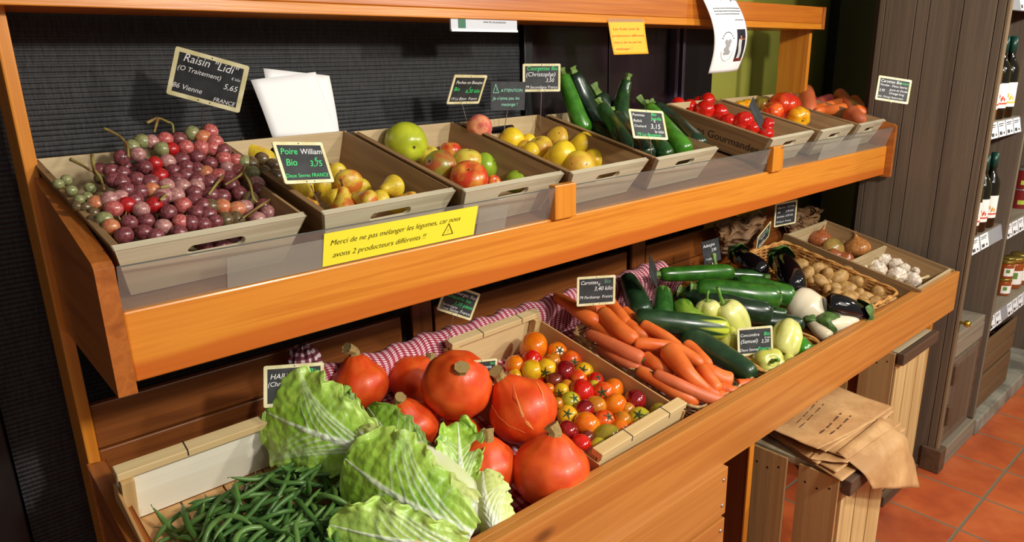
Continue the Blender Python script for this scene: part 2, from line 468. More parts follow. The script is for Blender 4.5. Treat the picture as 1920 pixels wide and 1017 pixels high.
# clear acrylic strips standing along the tray front
t = NT('clear_acrylic'); t.base((.97, .98, .97, 1)).set(Roughness=.05, IOR=1.45)
mx = t.n('ShaderNodeMixShader'); tr = t.n('ShaderNodeBsdfTransparent'); gl = t.n('ShaderNodeBsdfGlossy'); gl.inputs['Roughness'].default_value = .12
df = t.n('ShaderNodeBsdfDiffuse'); df.inputs[0].default_value = S(200, 200, 196)
tr.inputs[0].default_value = (.93, .94, .93, 1)
m2 = t.n('ShaderNodeMixShader'); m2.inputs[0].default_value = .35; t.l(df.outputs[0], m2.inputs[1]); t.l(gl.outputs[0], m2.inputs[2])
mx.inputs[0].default_value = .16; t.l(tr.outputs[0], mx.inputs[1]); t.l(m2.outputs[0], mx.inputs[2])
t.l(mx.outputs[0], t.t.nodes['Material Output'].inputs[0])
M['acrylic'] = t.m
t = NT('frosted_acrylic'); mx = t.n('ShaderNodeMixShader'); tr = t.n('ShaderNodeBsdfTransparent'); df = t.n('ShaderNodeBsdfDiffuse'); df.inputs[0].default_value = S(176, 172, 160)
mx.inputs[0].default_value = .36; t.l(tr.outputs[0], mx.inputs[1]); t.l(df.outputs[0], mx.inputs[2]); t.l(mx.outputs[0], t.t.nodes['Material Output'].inputs[0])
M['frost'] = t.m
M['acr_edge'] = plain('acrylic_edge', S(96, 100, 96), .2)
for (a, b) in ((X0+.042, pa-.001), (pb+.001, pc-.001), (pd+.001, X1-.024)):
    y0, y1 = UY+.006, UY-.016; z0, z1 = uz1, uz1+.072
    o = MB().hexa([(a, y0, z0), (b, y0, z0), (b, y0+.0025, z0), (a, y0+.0025, z0)], [(a, y1, z1), (b, y1, z1), (b, y1+.0025, z1), (a, y1+.0025, z1)]).build('acrylic_strip', M['acrylic'], stand)
    MB().box((a, y1-.0002, z1), (b, y1+.0027, z1+.0018)).build('strip_edge', M['acr_edge'], o)
# frosted label pockets stuck on the strips
for (q0, q1) in ((425, 607), (896, 950), (1540, 1612)):
    za = {425: 505, 896: 420, 1540: 276}[q0]
    a = aty(q0, za, UY-.004).x; b = aty(q1, za-20, UY-.004).x
    y0, y1 = UY+.0045, UY-.0115
    MB().hexa([(a, y0, uz1+.001), (b, y0, uz1+.001), (b, y0+.001, uz1+.001), (a, y0+.001, uz1+.001)], [(a, y1, uz1+.056), (b, y1, uz1+.056), (b, y1+.001, uz1+.056), (a, y1+.001, uz1+.056)]).build('label_pocket', M['frost'], stand)
# back boards of the lower tray, with their posts
def zb(px, py): return aty(px, py, 1.495).z
for (a, b) in ((X0+.024, aty(750, 600, 1.495).x), (aty(812, 570, 1.495).x, aty(1174, 480, 1.495).x), (aty(1210, 470, 1.495).x, X1-.03)):
    MB().box((a, 1.49, .905), (b, 1.508, 1.0)).build('back_board', M['pine_back'], stand, bevel=.003)
    MB().box((a, 1.488, .80), (b, 1.506, .902)).build('back_board', M['pine_back'], stand, bevel=.003)
for (q0, q1, q) in ((771, 808, 590), (1184, 1208, 466)):
    a = aty(q0, q, 1.48).x; b = aty(q1, q, 1.48).x
    MB().box((a, 1.475, FZ), (b, 1.487, 1.265)).build('back_post', wood('dark_post', S(140, 78, 34), S(98, 50, 20), 'Z', 40, .4), stand, bevel=.002)
# top rail: an upright board over a flat lip, seen at eye height
yr = 1.42
rz = aty(1200, 45, yr).z
MB().box((X0, yr, rz), (X1-.026, yr+.02, rz+.022)).build('top_rail_lip', M['pine'], stand, bevel=.002)
MB().box((X0, yr+.002, rz+.0225), (X1-.026, yr+.02, rz+.085)).build('top_rail', wood('top_rail_pine', S(206, 124, 40), S(168, 84, 24), 'X', 40, .35, .2), stand, bevel=.002)
MB().box((X0, yr+.021, rz+.002), (X1-.026, 1.60, rz+.018)).build('top_shelf', M['pine'], stand)
# hooded end piece joining rail and upright
x = X1-.025
MB().prism([(x, yr, rz-.0), (x, yr, rz+.085), (x, yr+.05, rz+.09), (x, 1.467, rz+.09), (x, 1.467, rz-.0)], (.022, 0, 0)).build('rail_end', M['pine_y'], stand, bevel=.002)
# drawer-front boards and leg panel under the lower tray
xe = aty(1366, 880, .79).x
za = aty(1366, 875, .79).z; zb_ = aty(1357, 965, .79).z
for k in range(3):
    z1 = za-k*(za-zb_+.012); z0 = z1-(za-zb_)
    MB().box((X0+.06, .79, z0), (xe, .815, z1)).build('front_board', M['pine_low'], stand, bevel=.003)
    for zz in (z1-.03, z0+.03):
        MB().lathe([(0, 0), (.005, 0), (.004, -.0015), (0, -.002)], 10, Matrix.Translation((xe-.018, .789, zz)) @ Matrix.Rotation(PI/2, 4, 'X').inverted()).build('screw', M['steel'], stand)
xl = aty(1412, 830, .85).x
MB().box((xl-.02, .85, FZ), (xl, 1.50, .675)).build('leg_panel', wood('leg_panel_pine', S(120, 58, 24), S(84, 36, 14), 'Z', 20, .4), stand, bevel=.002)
MB().box((xl-.021, .846, FZ), (xl+.001, .85, .675)).build('leg_edge', M['pine_v'], stand)
MB().box((X1-.05, .86, FZ), (X1-.028, 1.50, .672)).build('leg_panel', M['pine_v'], stand, bevel=.002)
MB().box((X0, .86, FZ), (X0+.022, 1.467, .655)).build('leg_panel', M['pine_v'], stand, bevel=.002)

# ================================================================== FLARED WOODEN BOXES ON THE UPPER SHELF
AU = math.atan(US)
def flared_box(fl, w, d, rotz, label, hh=.093, ins=.026, th=.010, group='flared wooden produce boxes', text=None):
    # origin at the middle of the box bottom, local x across, y to the back, z up out of the tray
    A = Matrix.Rotation(rotz, 3, 'Z') @ Matrix.Rotation(AU, 3, 'X')
    org = Vector(fl) + A @ Vector((w/2, d/2, -hh))
    root = thing('wooden_box', label, 'box', org, A, group)
    wt, dt, wb, db = w/2, d/2, w/2-ins, d/2-ins
    MB().box((-wb, -db, 0), (wb, db, .008)).build('base', M['grey_box'], root)
    for s in (-1, 1):                                             # front / back with a hand slot
        o = Vector((0, s*db, 0)); upv = Vector((0, s*(dt-db), hh)); L = upv.length; upn = upv.normalized()
        P = lambda x, t_: o + Vector((x, 0, 0)) + upn*t_
        outer = [P(-wb, 0), P(wb, 0), P(wt, L), P(-wt, L)]
        hw, hr, hc = .036, .0105, L-.030
        slot = [P(-hw+hr*math.cos(a), hc+hr*math.sin(a)) for a in [PI/2+PI*i/8 for i in range(9)]]+[P(hw+hr*math.cos(a), hc+hr*math.sin(a)) for a in [-PI/2+PI*i/8 for i in range(9)]]
        nrm = Vector((0, -s, 0))*1.0; nrm = (nrm - upn*nrm.dot(upn)).normalized()
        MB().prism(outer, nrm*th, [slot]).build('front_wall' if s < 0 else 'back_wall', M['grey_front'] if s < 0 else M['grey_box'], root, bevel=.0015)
    for s in (-1, 1):
        o = Vector((s*wb, 0, 0)); upv = Vector((s*(wt-wb), 0, hh)); L = upv.length; upn = upv.normalized()
        P = lambda y, t_: o + Vector((0, y, 0)) + upn*t_
        outer = [P(-db+th, 0), P(db-th, 0), P(dt-th, L), P(-dt+th, L)]
        nrm = Vector((-s, 0, 0)); nrm = (nrm - upn*nrm.dot(upn)).normalized()
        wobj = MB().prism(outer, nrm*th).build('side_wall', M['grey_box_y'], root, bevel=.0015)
        if text and s < 0:
            fn = lambda a, b: o + Vector((0, dt-.03-a, 0)) + upn*(b+.034) - nrm*.0006
            vs, fs = text_geo(text, .036, 0, .004)
            MB().add([fn(v.x, v.y) for v in vs], fs).build('printed_lettering', plain('box_print', S(62, 52, 40), .7), root)
    return root
BX = [ # rim front-left corner x, y, width, label, text
    (.212, 1.112, .306, 'weathered wooden box at the left end holding the red grapes'),
    (.541, 1.115, .302, 'weathered wooden box holding the speckled yellow pears'),
    (.848, 1.112, .305, 'weathered wooden box holding the mixed green and red apples'),
    (1.158, 1.112, .305, 'weathered wooden box holding the small yellow apples and a peach'),
    (1.474, 1.112, .308, 'weathered wooden box heaped with long courgettes'),
    (2.052, 1.118, .318, 'wooden box with printed words on its side, full of red tomatoes'),
    (2.378, 1.118, .292, 'wooden box holding big red and yellow tomatoes, beside the printed box'),
    (2.676, 1.118, .268, 'wooden box at the right end holding short stubby carrots'),
]
boxes = []
for i, (x, y, w_, lab) in enumerate(BX):
    z = 1.285+.095+US*(y-1.115)
    boxes.append(flared_box((x, y, z), w_, .40, math.radians(4.5), lab, text='entations Gourmandes' if i == 5 else None))

# ================================================================== CRATES AND BASKETS IN THE LOWER TRAY
AL = math.atan(LS)
def staple(p, d, r=.0008):
    return p
def low_crate(fl, w, d, rotz, label, posth=.13, sideh=.10, name='wooden_crate', back=None, backth=.014):
    A = Matrix.Rotation(rotz, 3, 'Z') @ Matrix.Rotation(AL, 3, 'X')
    org = Vector(fl) + A @ Vector((w/2, d/2, -posth))
    root = thing(name, label, 'crate', org, A)
    hw, hd = w/2, d/2
    for k in range(4):
        a = -hw+.02+(w-.04)/4*k
        MB().box((a+.002, -hd+.012, 0), (a+(w-.04)/4-.002, hd-.012, .006)).build('bottom_slat', M['crate_pale_y'], root)
    for sx in (-1, 1):
        for sy in (-1, 1):
            x = sx*(hw-.012); y = sy*(hd-.026)
            MB().box((x-.011, y-.011, .006), (x+.011, y+.011, posth-.0165)).build('corner_post', M['crate_v'], root, bevel=.001)
        x = sx*hw
        MB().box((min(x, x-sx*-.005), -hd, .006), (max(x, x-sx*-.005), hd, sideh)).build('side_board', M['crate_pale_y'], root, bevel=.001)
    for sy in (-1, 1):
        y = sy*(hd-.008)
        MB().box((-hw, y-.004, .008), (hw, y+.004, posth-.0165)).build('end_board', back if (back and sy > 0) else M['crate_pale'], root, bevel=.001)
        b = MB().box((-hw-.002, sy*(hd-.014)-.014, posth-.016), (hw+.002, sy*(hd-.014)+.014, posth)).build('top_rail', M['crate_pale'], root, bevel=.0015)
        st = MB()
        for xx in (-hw*.35, hw*.55):
            st.tube([(xx, sy*(hd-.014)-.0145, posth-.012), (xx-.001, sy*(hd-.014)-.0145, posth+.0005), (xx, sy*(hd-.014)+.0145, posth+.0005), (xx, sy*(hd-.014)+.0145, posth-.012)], .0011, 6)
        st.build('wire_staple', plain('dark_wire', S(60, 55, 50), .5), b)
    return root
fl = low(1128, 853, .13)
tomato_crate = low_crate(low(1131, 853, .14), .315, .515, math.radians(3.0), 'pale slatted wooden crate of mixed cherry tomatoes beside the pumpkins', .14, .115)
bean_crate = low_crate(Vector((.187, .850, lowz(.850)+.14)), .365, .465, math.radians(0.5), 'wooden crate with a white back board full of green beans', .14, .10, back=M['crate_white'])
# weathered divided box for onions and garlic at the right end
t_g = low(1712, 541, .14)
gb = thing('divided_box', 'weathered wooden box with a cross board parting the onions from the garlic', 'box', (2.748, 1.100, lowz(1.100)+.002), Matrix.Rotation(math.radians(1.0), 3, 'Z') @ Matrix.Rotation(AL, 3, 'X'))
MB().box((-.165, -.25, 0), (.165, .26, .008)).build('base', M['grey_box'], gb)
for s in (-1, 1):
    MB().prism([(s*.162, -.25, .008), (s*.178, -.262, .135), (s*.178, .262, .135), (s*.162, .25, .008)], (-s*.01, 0, 0)).build('side_wall', M['grey_box_y'], gb, bevel=.001)
    MB().prism([(-.150, s*.24, .008), (.150, s*.24, .008), (.166, s*.255, .135), (-.166, s*.255, .135)], (0, -s*.01, 0)).build('end_wall', M['grey_box'], gb, bevel=.001)
MB().prism([(-.15, -.012, .008), (.15, -.012, .008), (.165, -.012, .128), (-.165, -.012, .128)], (0, .01, 0)).build('divider', M['grey_box'], gb, bevel=.001)
def basket(fl, w, d, rotz, label, hh=.13, ins=.02, tone='wicker'):
    A = Matrix.Rotation(rotz, 3, 'Z') @ Matrix.Rotation(AL, 3, 'X')
    org = Vector(fl) + A @ Vector((w/2, d/2, -hh))
    root = thing('wicker_basket', label, 'basket', org, A, 'wicker baskets in the lower tray')
    def loop(t_, off=0):                        # rounded rectangle at height fraction t_
        hw, hd = w/2-ins*(1-t_)+off, d/2-ins*(1-t_)+off; r = .03; pts = []
        for cx, cy, a0 in ((hw-r, hd-r, 0), (-hw+r, hd-r, PI/2), (-hw+r, -hd+r, PI), (hw-r, -hd+r, 1.5*PI)):
            for k in range(5): a = a0+PI/2*k/4; pts.append((cx+r*math.cos(a), cy+r*math.sin(a)))
        # resample evenly
        P = [Vector((x, y, t_*hh)) for x, y in pts]; P.append(P[0]); L = [0]
        for a, b in zip(P, P[1:]): L.append(L[-1]+(b-a).length)
        n = 132; out = []
        for k in range(n):
            s_ = L[-1]*k/n; i = max(j for j in range(len(L)-1) if L[j] <= s_)
            out.append(P[i].lerp(P[i+1], (s_-L[i])/max(L[i+1]-L[i], 1e-9)))
        return out
    weave = MB(); rows = 19
    for r_ in range(rows):
        lp = loop((r_+.5)/(rows+1)); n = len(lp); q = []
        for k, p in enumerate(lp):
            tg = (lp[(k+1) % n]-lp[k-1]).normalized(); nn = Vector((tg.y, -tg.x, 0))
            q.append(p+nn*.0036*math.sin(PI*(k/6.0+r_)+PI/2))
        q.append(q[0]); weave.tube(q, .0027, 5, cap=False)
    weave.build('woven_side', M[tone], root, smooth=True)
    sk = MB(); l0, l1 = loop(0), loop(1)
    for k in range(0, 132, 6): sk.tube([l0[k]+Vector((0, 0, .002)), l1[k]], .0032, 5)
    sk.build('stake', M[tone], root, smooth=True)
    rim = MB(); lp = loop(1); n = len(lp)
    for ph in (0, PI):
        q = []
        for k in range(n+1):
            p = lp[k % n]; tg = (lp[(k+1) % n]-lp[k % n-1]).normalized(); nn = Vector((tg.y, -tg.x, 0))
            a = ph+k*2*PI*11/n*1.0
            q.append(p+nn*.0034*math.cos(a)+Vector((0, 0, .0034*math.sin(a))))
        rim.tube(q, .0042, 6, cap=False)
    rim.build('braided_rim', M[tone], root, smooth=True)
    hw, hd = w/2-ins, d/2-ins
    MB().box((-hw, -hd, .001), (hw, hd, .006)).build('base', M[tone], root)
    return root
M['wicker'] = skin('honey_wicker', S(214, 160, 88), S(170, 112, 52), 60, .5)
M['wicker2'] = skin('pale_wicker', S(206, 170, 116), S(160, 120, 74), 60, .55)
q = low(1300, 768, .13)
carrot_basket = basket(Vector((1.335, .862, lowz(.862)+.100)), .285, .425, math.radians(2.5), 'pale wicker basket holding the carrots and cucumbers', .100, tone='wicker2')
pepper_basket = basket(Vector((1.645, .850, lowz(.862)+.098)), .31, .43, math.radians(1.0), 'wicker basket under the courgettes and pale peppers', .098)
potato_basket = basket(Vector((2.20, .868, lowz(.868)+.122)), .33, .455, math.radians(-1.0), 'honey coloured wicker basket filled with small potatoes', .122)

# gingham cloth lining the tray
t = NT('red_gingham')
uvn = t.n('ShaderNodeUVMap'); sp_ = t.n('ShaderNodeSeparateXYZ'); t.l(uvn.outputs[0], sp_.inputs[0])
def stripe(o_, f): return t.math('GREATER_THAN', t.math('SINE', t.math('MULTIPLY', o_, f)), 0.0)
sx_ = stripe(sp_.outputs[0], 1.45/.0085*PI); sy_ = stripe(sp_.outputs[1], .95/.0085*PI)
s_ = t.math('MULTIPLY', t.math('ADD', sx_, sy_), .5)
c = t.ramp(s_, [(0, S(238, 226, 226)), (.45, S(238, 226, 226)), (.46, S(196, 92, 112)), (.9, S(196, 92, 112)), (.91, S(138, 18, 44))])
c.node.color_ramp.interpolation = 'CONSTANT'
t.base(c).set(Roughness=.85)
M['gingham'] = t.m
prof = catmull([(.845, .002), (1.0, .003), (1.2, .003), (1.36, .004), (1.405, .02), (1.425, .07), (1.432, .105), (1.425, .122), (1.400, .128), (1.375, .118), (1.368, .095), (1.378, .06), (1.385, .025)], 5)
def clothfn(u, w_):
    i = w_*(len(prof)-1); k = min(int(i), len(prof)-2); p = prof[k].lerp(prof[k+1], i-k)
    x = .59+(1.985-.59)*u; y = p.x; h = p.y
    g_ = max(0, min(1, (h-.02)/.06))
    h = h + g_*.006*noise.noise(Vector((x*9, 0, 3))) + .0035*g_*math.sin(x*70)
    y = y + g_*(.012*noise.noise(Vector((x*7, 1, w_*3))) + .004*math.sin(x*70+w_*9))
    fade = 1-max(0, (x-1.90)/.085)*.55 if h > .02 else 1
    return (x, y, lowz(min(y, 1.40)) + h*fade - (0 if y < 1.40 else 0))
cl = MB().grid(clothfn, 260, 90, uv=True).build('gingham_cloth', M['gingham'], smooth=True)
tag(cl, 'red and white gingham cloth lining the lower tray and rolled along its back', 'cloth')
# knotted corner of another cloth, at the back above the haricot sign
kp = aty(570, 668, 1.42)
mb = MB()
def knot(u, w_):
    a = 2*PI*u; b = PI*w_
    r = .034*(1+.22*noise.noise(Vector((math.cos(a)*2.5, math.sin(a)*2.5, b*2))) + .08*math.sin(a*9+b*3))
    return kp + Vector((r*math.sin(b)*math.cos(a)*1.05, r*math.sin(b)*math.sin(a)*.75, r*math.cos(b)*1.1-.012))
mb.grid(knot, 60, 36, uv=True)
t2 = NT('dark_gingham'); uvn = t2.n('ShaderNodeUVMap'); sp_ = t2.n('ShaderNodeSeparateXYZ'); t2.l(uvn.outputs[0], sp_.inputs[0])
t = t2
s_ = t.math('MULTIPLY', t.math('ADD', stripe(sp_.outputs[0], 80), stripe(sp_.outputs[1], 40)), .5)
c = t.ramp(s_, [(0, S(214, 200, 206)), (.45, S(214, 200, 206)), (.46, S(120, 50, 66)), (.9, S(120, 50, 66)), (.91, S(60, 14, 28))]); c.node.color_ramp.interpolation = 'CONSTANT'
t.base(c).set(Roughness=.85)
o = mb.build('knotted_cloth', t2.m, smooth=True)
tag(o, 'bunched dark red checked cloth knot against the back board, above the haricot sign', 'cloth')
# ================================================================== RIGHT-HAND CABINET, ITS WARES, THE CRATES BELOW
cab = thing('weathered_cabinet', 'tall grey-brown plank cabinet with open shelves at the right of the stand', 'cabinet', (0, 0, 0))
PX = 2.972                                                        # face of the side panel
CY0 = .80
yb = atx(1650, 0, PX).y
# side panel: vertical planks, edges found on the photo's plank joints
joints = [atx(x_, 0, PX).y for x_ in (1650, 1662, 1720, 1745, 1808, 1872, 1886)]
joints[-1] = CY0
js = sorted(joints)
for a, b in zip(js, js[1:]):
    MB().box((PX, a+.0012, FZ), (PX+.03, b-.0012, 2.5)).build('side_plank', M['grey_plank'], cab, bevel=.0015)
MB().box((PX+.012, CY0+.001, FZ), (PX+.031, yb, 2.5)).build('side_backing', M['black'], cab)
MB().box((PX+.0, CY0-.012, FZ+.06), (PX+.027, CY0-.0005, 2.5)).build('front_stile', wood('pale_lit_edge', S(150, 128, 96), S(96, 78, 58), 'Z', 14, .7), cab, bevel=.003)  # front edge's highlight put into a paler wood colour
xd = 3.395
MB().box((xd, CY0-.012, FZ+.09), (xd+.045, 1.25, 2.5)).build('divider', M['grey_plank'], cab, bevel=.002)
MB().box((xd, CY0-.016, FZ+.09), (xd+.016, CY0-.0125, 2.5)).build('front_stile', wood('pale_lit_edge2', S(140, 126, 104), S(96, 82, 66), 'Z', 14, .7), cab)  # divider edge lightened the same way, highlight in the colour
MB().box((4.5, CY0-.012, FZ), (4.545, 1.25, 2.5)).build('divider', M['grey_plank'], cab)
MB().box((PX+.031, 1.22, FZ), (4.5, 1.25, 2.5)).build('back_panel', wood('dark_cabinet_back', S(60, 52, 46), S(36, 32, 30), 'Z', 16, .7), cab)
MB().box((PX-.012, CY0-.03, FZ), (PX+.05, CY0+.045, FZ+.105)).build('foot_block', M['crate_bar'], cab, bevel=.004)
M['concrete'] = skin('grey_plinth', S(150, 144, 128), S(104, 98, 86), 8, .8, bumpy=.4, bs=30)
MB().box((PX+.052, CY0-.022, FZ), (xd+.02, CY0+.03, FZ+.085)).build('plinth', M['grey_plank_y'], cab, bevel=.004)
MB().box((xd+.024, CY0-.03, FZ), (4.6, 1.22, FZ+.075)).build('plinth', M['concrete'], cab, bevel=.006)
# low cupboard in the first bay
zt = .545
MB().box((PX+.033, CY0+.004, zt-.03), (xd-.002, 1.21, zt)).build('cupboard_top', M['grey_plank_y'], cab, bevel=.003)
MB().box((PX+.033, CY0+.002, zt-.10), (xd-.002, CY0+.02, zt-.031)).build('cupboard_rail', M['grey_plank_y'], cab, bevel=.002)
door = MB().box((PX+.045, CY0-.004, FZ+.10), (xd-.06, CY0+.014, zt-.104)).build('cupboard_door', M['grey_plank'], cab, bevel=.002)
MB().box((PX+.075, CY0-.0046, FZ+.14), (xd-.095, CY0-.0041, zt-.14)).build('door_panel', wood('door_inner_panel', S(104, 88, 70), S(76, 62, 48), 'Z', 16, .6), door)
MB().box((xd-.058, CY0+.0, FZ+.10), (xd-.003, CY0+.014, zt-.104)).build('cupboard_stile', M['crate_bar'], cab, bevel=.002)
for zz in (zt-.20, FZ+.20):
    MB().box((PX+.034, CY0-.022, zz), (PX+.066, CY0-.0045, zz+.085)).build('hinge_block', M['crate_bar'], cab, bevel=.003)
kn = aty(1794, 603, CY0-.0)
MB().lathe([(0, .0), (.006, 0), (.005, .012), (.012, .018), (.014, .027), (.010, .035), (0, .038)], 16, Matrix.Translation((PX+.016, CY0-.012, kn.z)) @ Matrix.Rotation(PI/2, 4, 'X')).build('brass_knob', plain('brass', S(200, 176, 70), .25, Metallic=.9), cab, smooth=True)
# shelves with their price rails
M['rail'] = plain('grey_price_rail', S(150, 152, 160), .3)
M['tagp'] = plain('white_price_ticket', S(236, 238, 242), .5)
def shelf(x0, x1, z, tags_, lav=False, y1=1.21):
    MB().box((x0, CY0+.006, z-.022), (x1, y1, z)).build('shelf_board', M['grey_plank_y'], cab, bevel=.002)
    r = MB().prism([(x0, CY0-.008, z-.062), (x0, CY0+.005, z-.004), (x0, CY0+.0058, z-.004), (x0, CY0-.004, z-.064)], (x1-x0, 0, 0)).build('price_rail', M['rail'], cab)
    for (a, b) in tags_:
        P = lambda x_, s_: Vector((x_, CY0-.0086+.0128*s_, z-.0605+.0555*s_))
        k = MB().add([P(a, 0), P(b, 0), P(b, 1), P(a, 1)], [(0, 1, 2, 3)]).build('price_ticket', M['tagp'], cab)
        mb = MB()
        for (s0, s1, f0, f1) in ((.8, .86, .1, .8), (.68, .73, .1, .7), (.12, .34, .12, .45), (.14, .28, .65, .8)):
            w_ = b-a
            Q = lambda x_, s__: P(x_, s__)+Vector((0, -.0008, 0))
            mb.add([Q(a+w_*f0, s0), Q(a+w_*f1, s0), Q(a+w_*f1, s1), Q(a+w_*f0, s1)], [(0, 1, 2, 3)])
        mb.build('ticket_print', M['ink_k'], k)
bx0, bx1 = PX+.033, xd-.002
zs1 = aty(1856, 232, CY0).z; zs2 = aty(1823, 451, CY0).z
wt_ = (bx1-bx0)/4.1
shelf(bx0, bx1, zs1+.004, [(bx0+.006+wt_*k, bx0+wt_*k+wt_-.004) for k in range(4)])
shelf(bx0, bx1, zs2+.004, [(bx0+.006, bx0+.10), (bx0+.115, bx0+.21)])
zs3 = aty(1862, 592, CY0).z; zs4 = aty(1900, 416, CY0).z
b2 = xd+.047
shelf(b2, 4.498, zs3, [(b2+.01+.085*k, b2+.085+.085*k) for k in (0, 1, 3, 4, 5, 6)])
shelf(b2, 4.498, zs4, [(b2+.02+.085*k, b2+.095+.085*k) for k in range(0, 7)])
zs5 = aty(1897, 0, CY0).z
shelf(bx0, bx1, zs5+.03, [(bx0+.10+.07*k, bx0+.165+.07*k) for k in range(4)])

# bottles
M['glass_dk'] = plain('dark_bottle_glass', S(22, 16, 8), .06, Coat_Weight=.5)
M['glass_am'] = plain('amber_oil', S(96, 66, 10), .08, Coat_Weight=.5)
M['cap_gr'] = plain('dark_green_capsule', S(14, 58, 48), .35)
M['lab_w'] = plain('bottle_label_white', S(238, 236, 230), .5)
M['lab_r'] = plain('label_red_band', S(206, 70, 40), .5); M['lab_y'] = plain('label_yellow_band', S(226, 190, 50), .5); M['lab_o'] = plain('label_orange_fruit', S(214, 146, 40), .5)
M['lab_g'] = plain('label_green_leaf', S(96, 140, 60), .5)
def arc_patch(r, a0, a1, z0, z1, n=10):
    return MB().grid(lambda u, v_: (r*math.cos(a0+(a1-a0)*u), r*math.sin(a0+(a1-a0)*u), z0+(z1-z0)*v_), n, 1)
def bottle(loc, h, r, label, glass, fruit, band, cap=True):
    b = thing('bottle', label, 'bottle', loc, Matrix.Rotation(0, 3, 'Z'))
    MB().lathe([(0, 0), (r*.9, 0), (r, .006), (r, h*.58), (r*.9, h*.64), (r*.5, h*.72), (r*.36, h*.78), (r*.34, h*.93), (r*.4, h*.94), (r*.4, h*.97), (0, h*.97)], 24).build('glass_body', glass, b, smooth=True)
    MB().lathe([(r*.37, h*.80), (r*.41, h*.80), (r*.41, h), (0, h)], 18).build('capsule', M['cap_gr'], b, smooth=True)
    a0, a1 = math.radians(175), math.radians(320)
    lb = arc_patch(r+.0006, a0, a1, h*.14, h*.44, 16).build('paper_label', M['lab_w'], b, smooth=True)
    arc_patch(r+.0012, a0, a1, h*.185, h*.205, 16).build('label_band', M[band], lb, smooth=True)
    mb = MB()
    for k in range(5):
        a = math.radians(225)+k*.11*((k % 2)*2-1); z = h*(.245+.018*(k % 3))
        mb.grid(lambda u, v_: ((r+.0014)*math.cos(a+.16*(u-.5)*math.cos((v_-.5)*2.4)), (r+.0014)*math.sin(a+.16*(u-.5)*math.cos((v_-.5)*2.4)), z+h*.05*(v_-.5)), 6, 6)
    mb.build('label_fruit', M[fruit], lb, smooth=True)
    return b
def shelf_spot(px, py, y): return aty(px, py, y)
z1 = zs1+.004; z2 = zs2+.004
for (bx_, y, fr, bd, lab) in ((3.068, .838, 'lab_o', 'lab_r', 'dark oil bottle with an orange-fruit label on the middle shelf, nearest the plank side'),
                             (3.165, .838, 'lab_r', 'lab_r', 'dark oil bottle with a red-fruit label on the middle shelf, between two others'),
                             (3.270, .838, 'lab_y', 'lab_y', 'dark oil bottle with a yellow-banded label on the middle shelf')):
    bottle((bx_, y, z1), .30, .034, lab, M['glass_am'] if bx_ < 3.1 else M['glass_dk'], fr, bd)
for (bx_, y, fr, bd, lab) in ((3.085, .84, 'lab_o', 'lab_r', 'dark bottle on the lower bottle shelf, half hidden by the plank side'),
                             (3.178, .84, 'lab_r', 'lab_r', 'dark bottle with a red tomato label on the lower bottle shelf'),
                             (3.285, .84, 'lab_o', 'lab_r', 'dark bottle with an orange picture label on the lower bottle shelf')):
    bottle((bx_, y, z2), .30, .034, lab, M['glass_dk'], fr, bd)
for (bx_, y, zq_, lab) in ((3.30, .93, z1, 'dark bottle standing in the second row of the middle shelf'), (3.32, .93, z2, 'dark bottle standing in the second row of the lower bottle shelf')):
    bottle((bx_, y, zq_), .30, .034, lab, M['glass_dk'], 'lab_y', 'lab_y')
# jars
M['honey'] = plain('amber_jar_content', S(150, 70, 20), .15, Coat_Weight=.6)
M['lid'] = plain('gold_lid', S(176, 150, 72), .25, Metallic=.7)
M['red_can'] = plain('dark_red_can', S(120, 30, 30), .3); M['lime'] = plain('lime_band', S(176, 190, 60), .5)
def jar(loc, h, r, label, content='honey', group=None, lidm='lid'):
    b = thing('jar', label, 'jar', loc, group=group)
    MB().lathe([(0, 0), (r*.92, 0), (r, .005), (r, h*.78), (r*.9, h*.84), (0, h*.84)], 24).build('glass_body', M[content], b, smooth=True)
    MB().lathe([(r*.86, h*.845), (r*.98, h*.845), (r*.98, h*.98), (r*.93, h), (0, h)], 24).build('lid', M[lidm], b, smooth=True)
    lb = arc_patch(r+.0006, math.radians(180), math.radians(310), h*.16, h*.6, 12).build('paper_label', M['lab_w'], b, smooth=True)
    arc_patch(r+.0012, math.radians(195), math.radians(225), h*.34, h*.54, 6).build('label_print', M['lab_g'], lb, smooth=True)
    return b
def put(px, py, y): return aty(px, py, y)
xj = aty(1873, 560, .87).x
for i, (dx, y, h, r, lv, lab) in enumerate((
    (.0, .862, .085, .030, 0, 'small amber jar on the bottom of a stack of two, nearest the divider'),
    (.0, .862, .085, .030, 1, 'small amber jar topping the stack nearest the divider'),
    (.066, .875, .085, .030, 0, 'small amber jar at the bottom of the second stack from the divider'),
    (.066, .875, .085, .030, 1, 'small amber jar topping the second stack from the divider'),
    (.158, .87, .155, .042, 0, 'tall amber jar with a long white label beside the small stacked jars'),
    (.25, .87, .155, .042, 0, 'tall amber jar farther right, beyond the first tall jar'),
    (.11, .99, .175, .055, 0, 'wide jar with a broad lid behind the small stacked jars'),
    (.245, 1.01, .175, .055, 0, 'wide jar with a broad lid behind the tall amber jars'),
    (.02, 1.0, .16, .04, 0, 'tall jar in the back corner against the divider'))):
    jar((xj+dx, y, zs3+lv*h*1.003), h, r, lab)
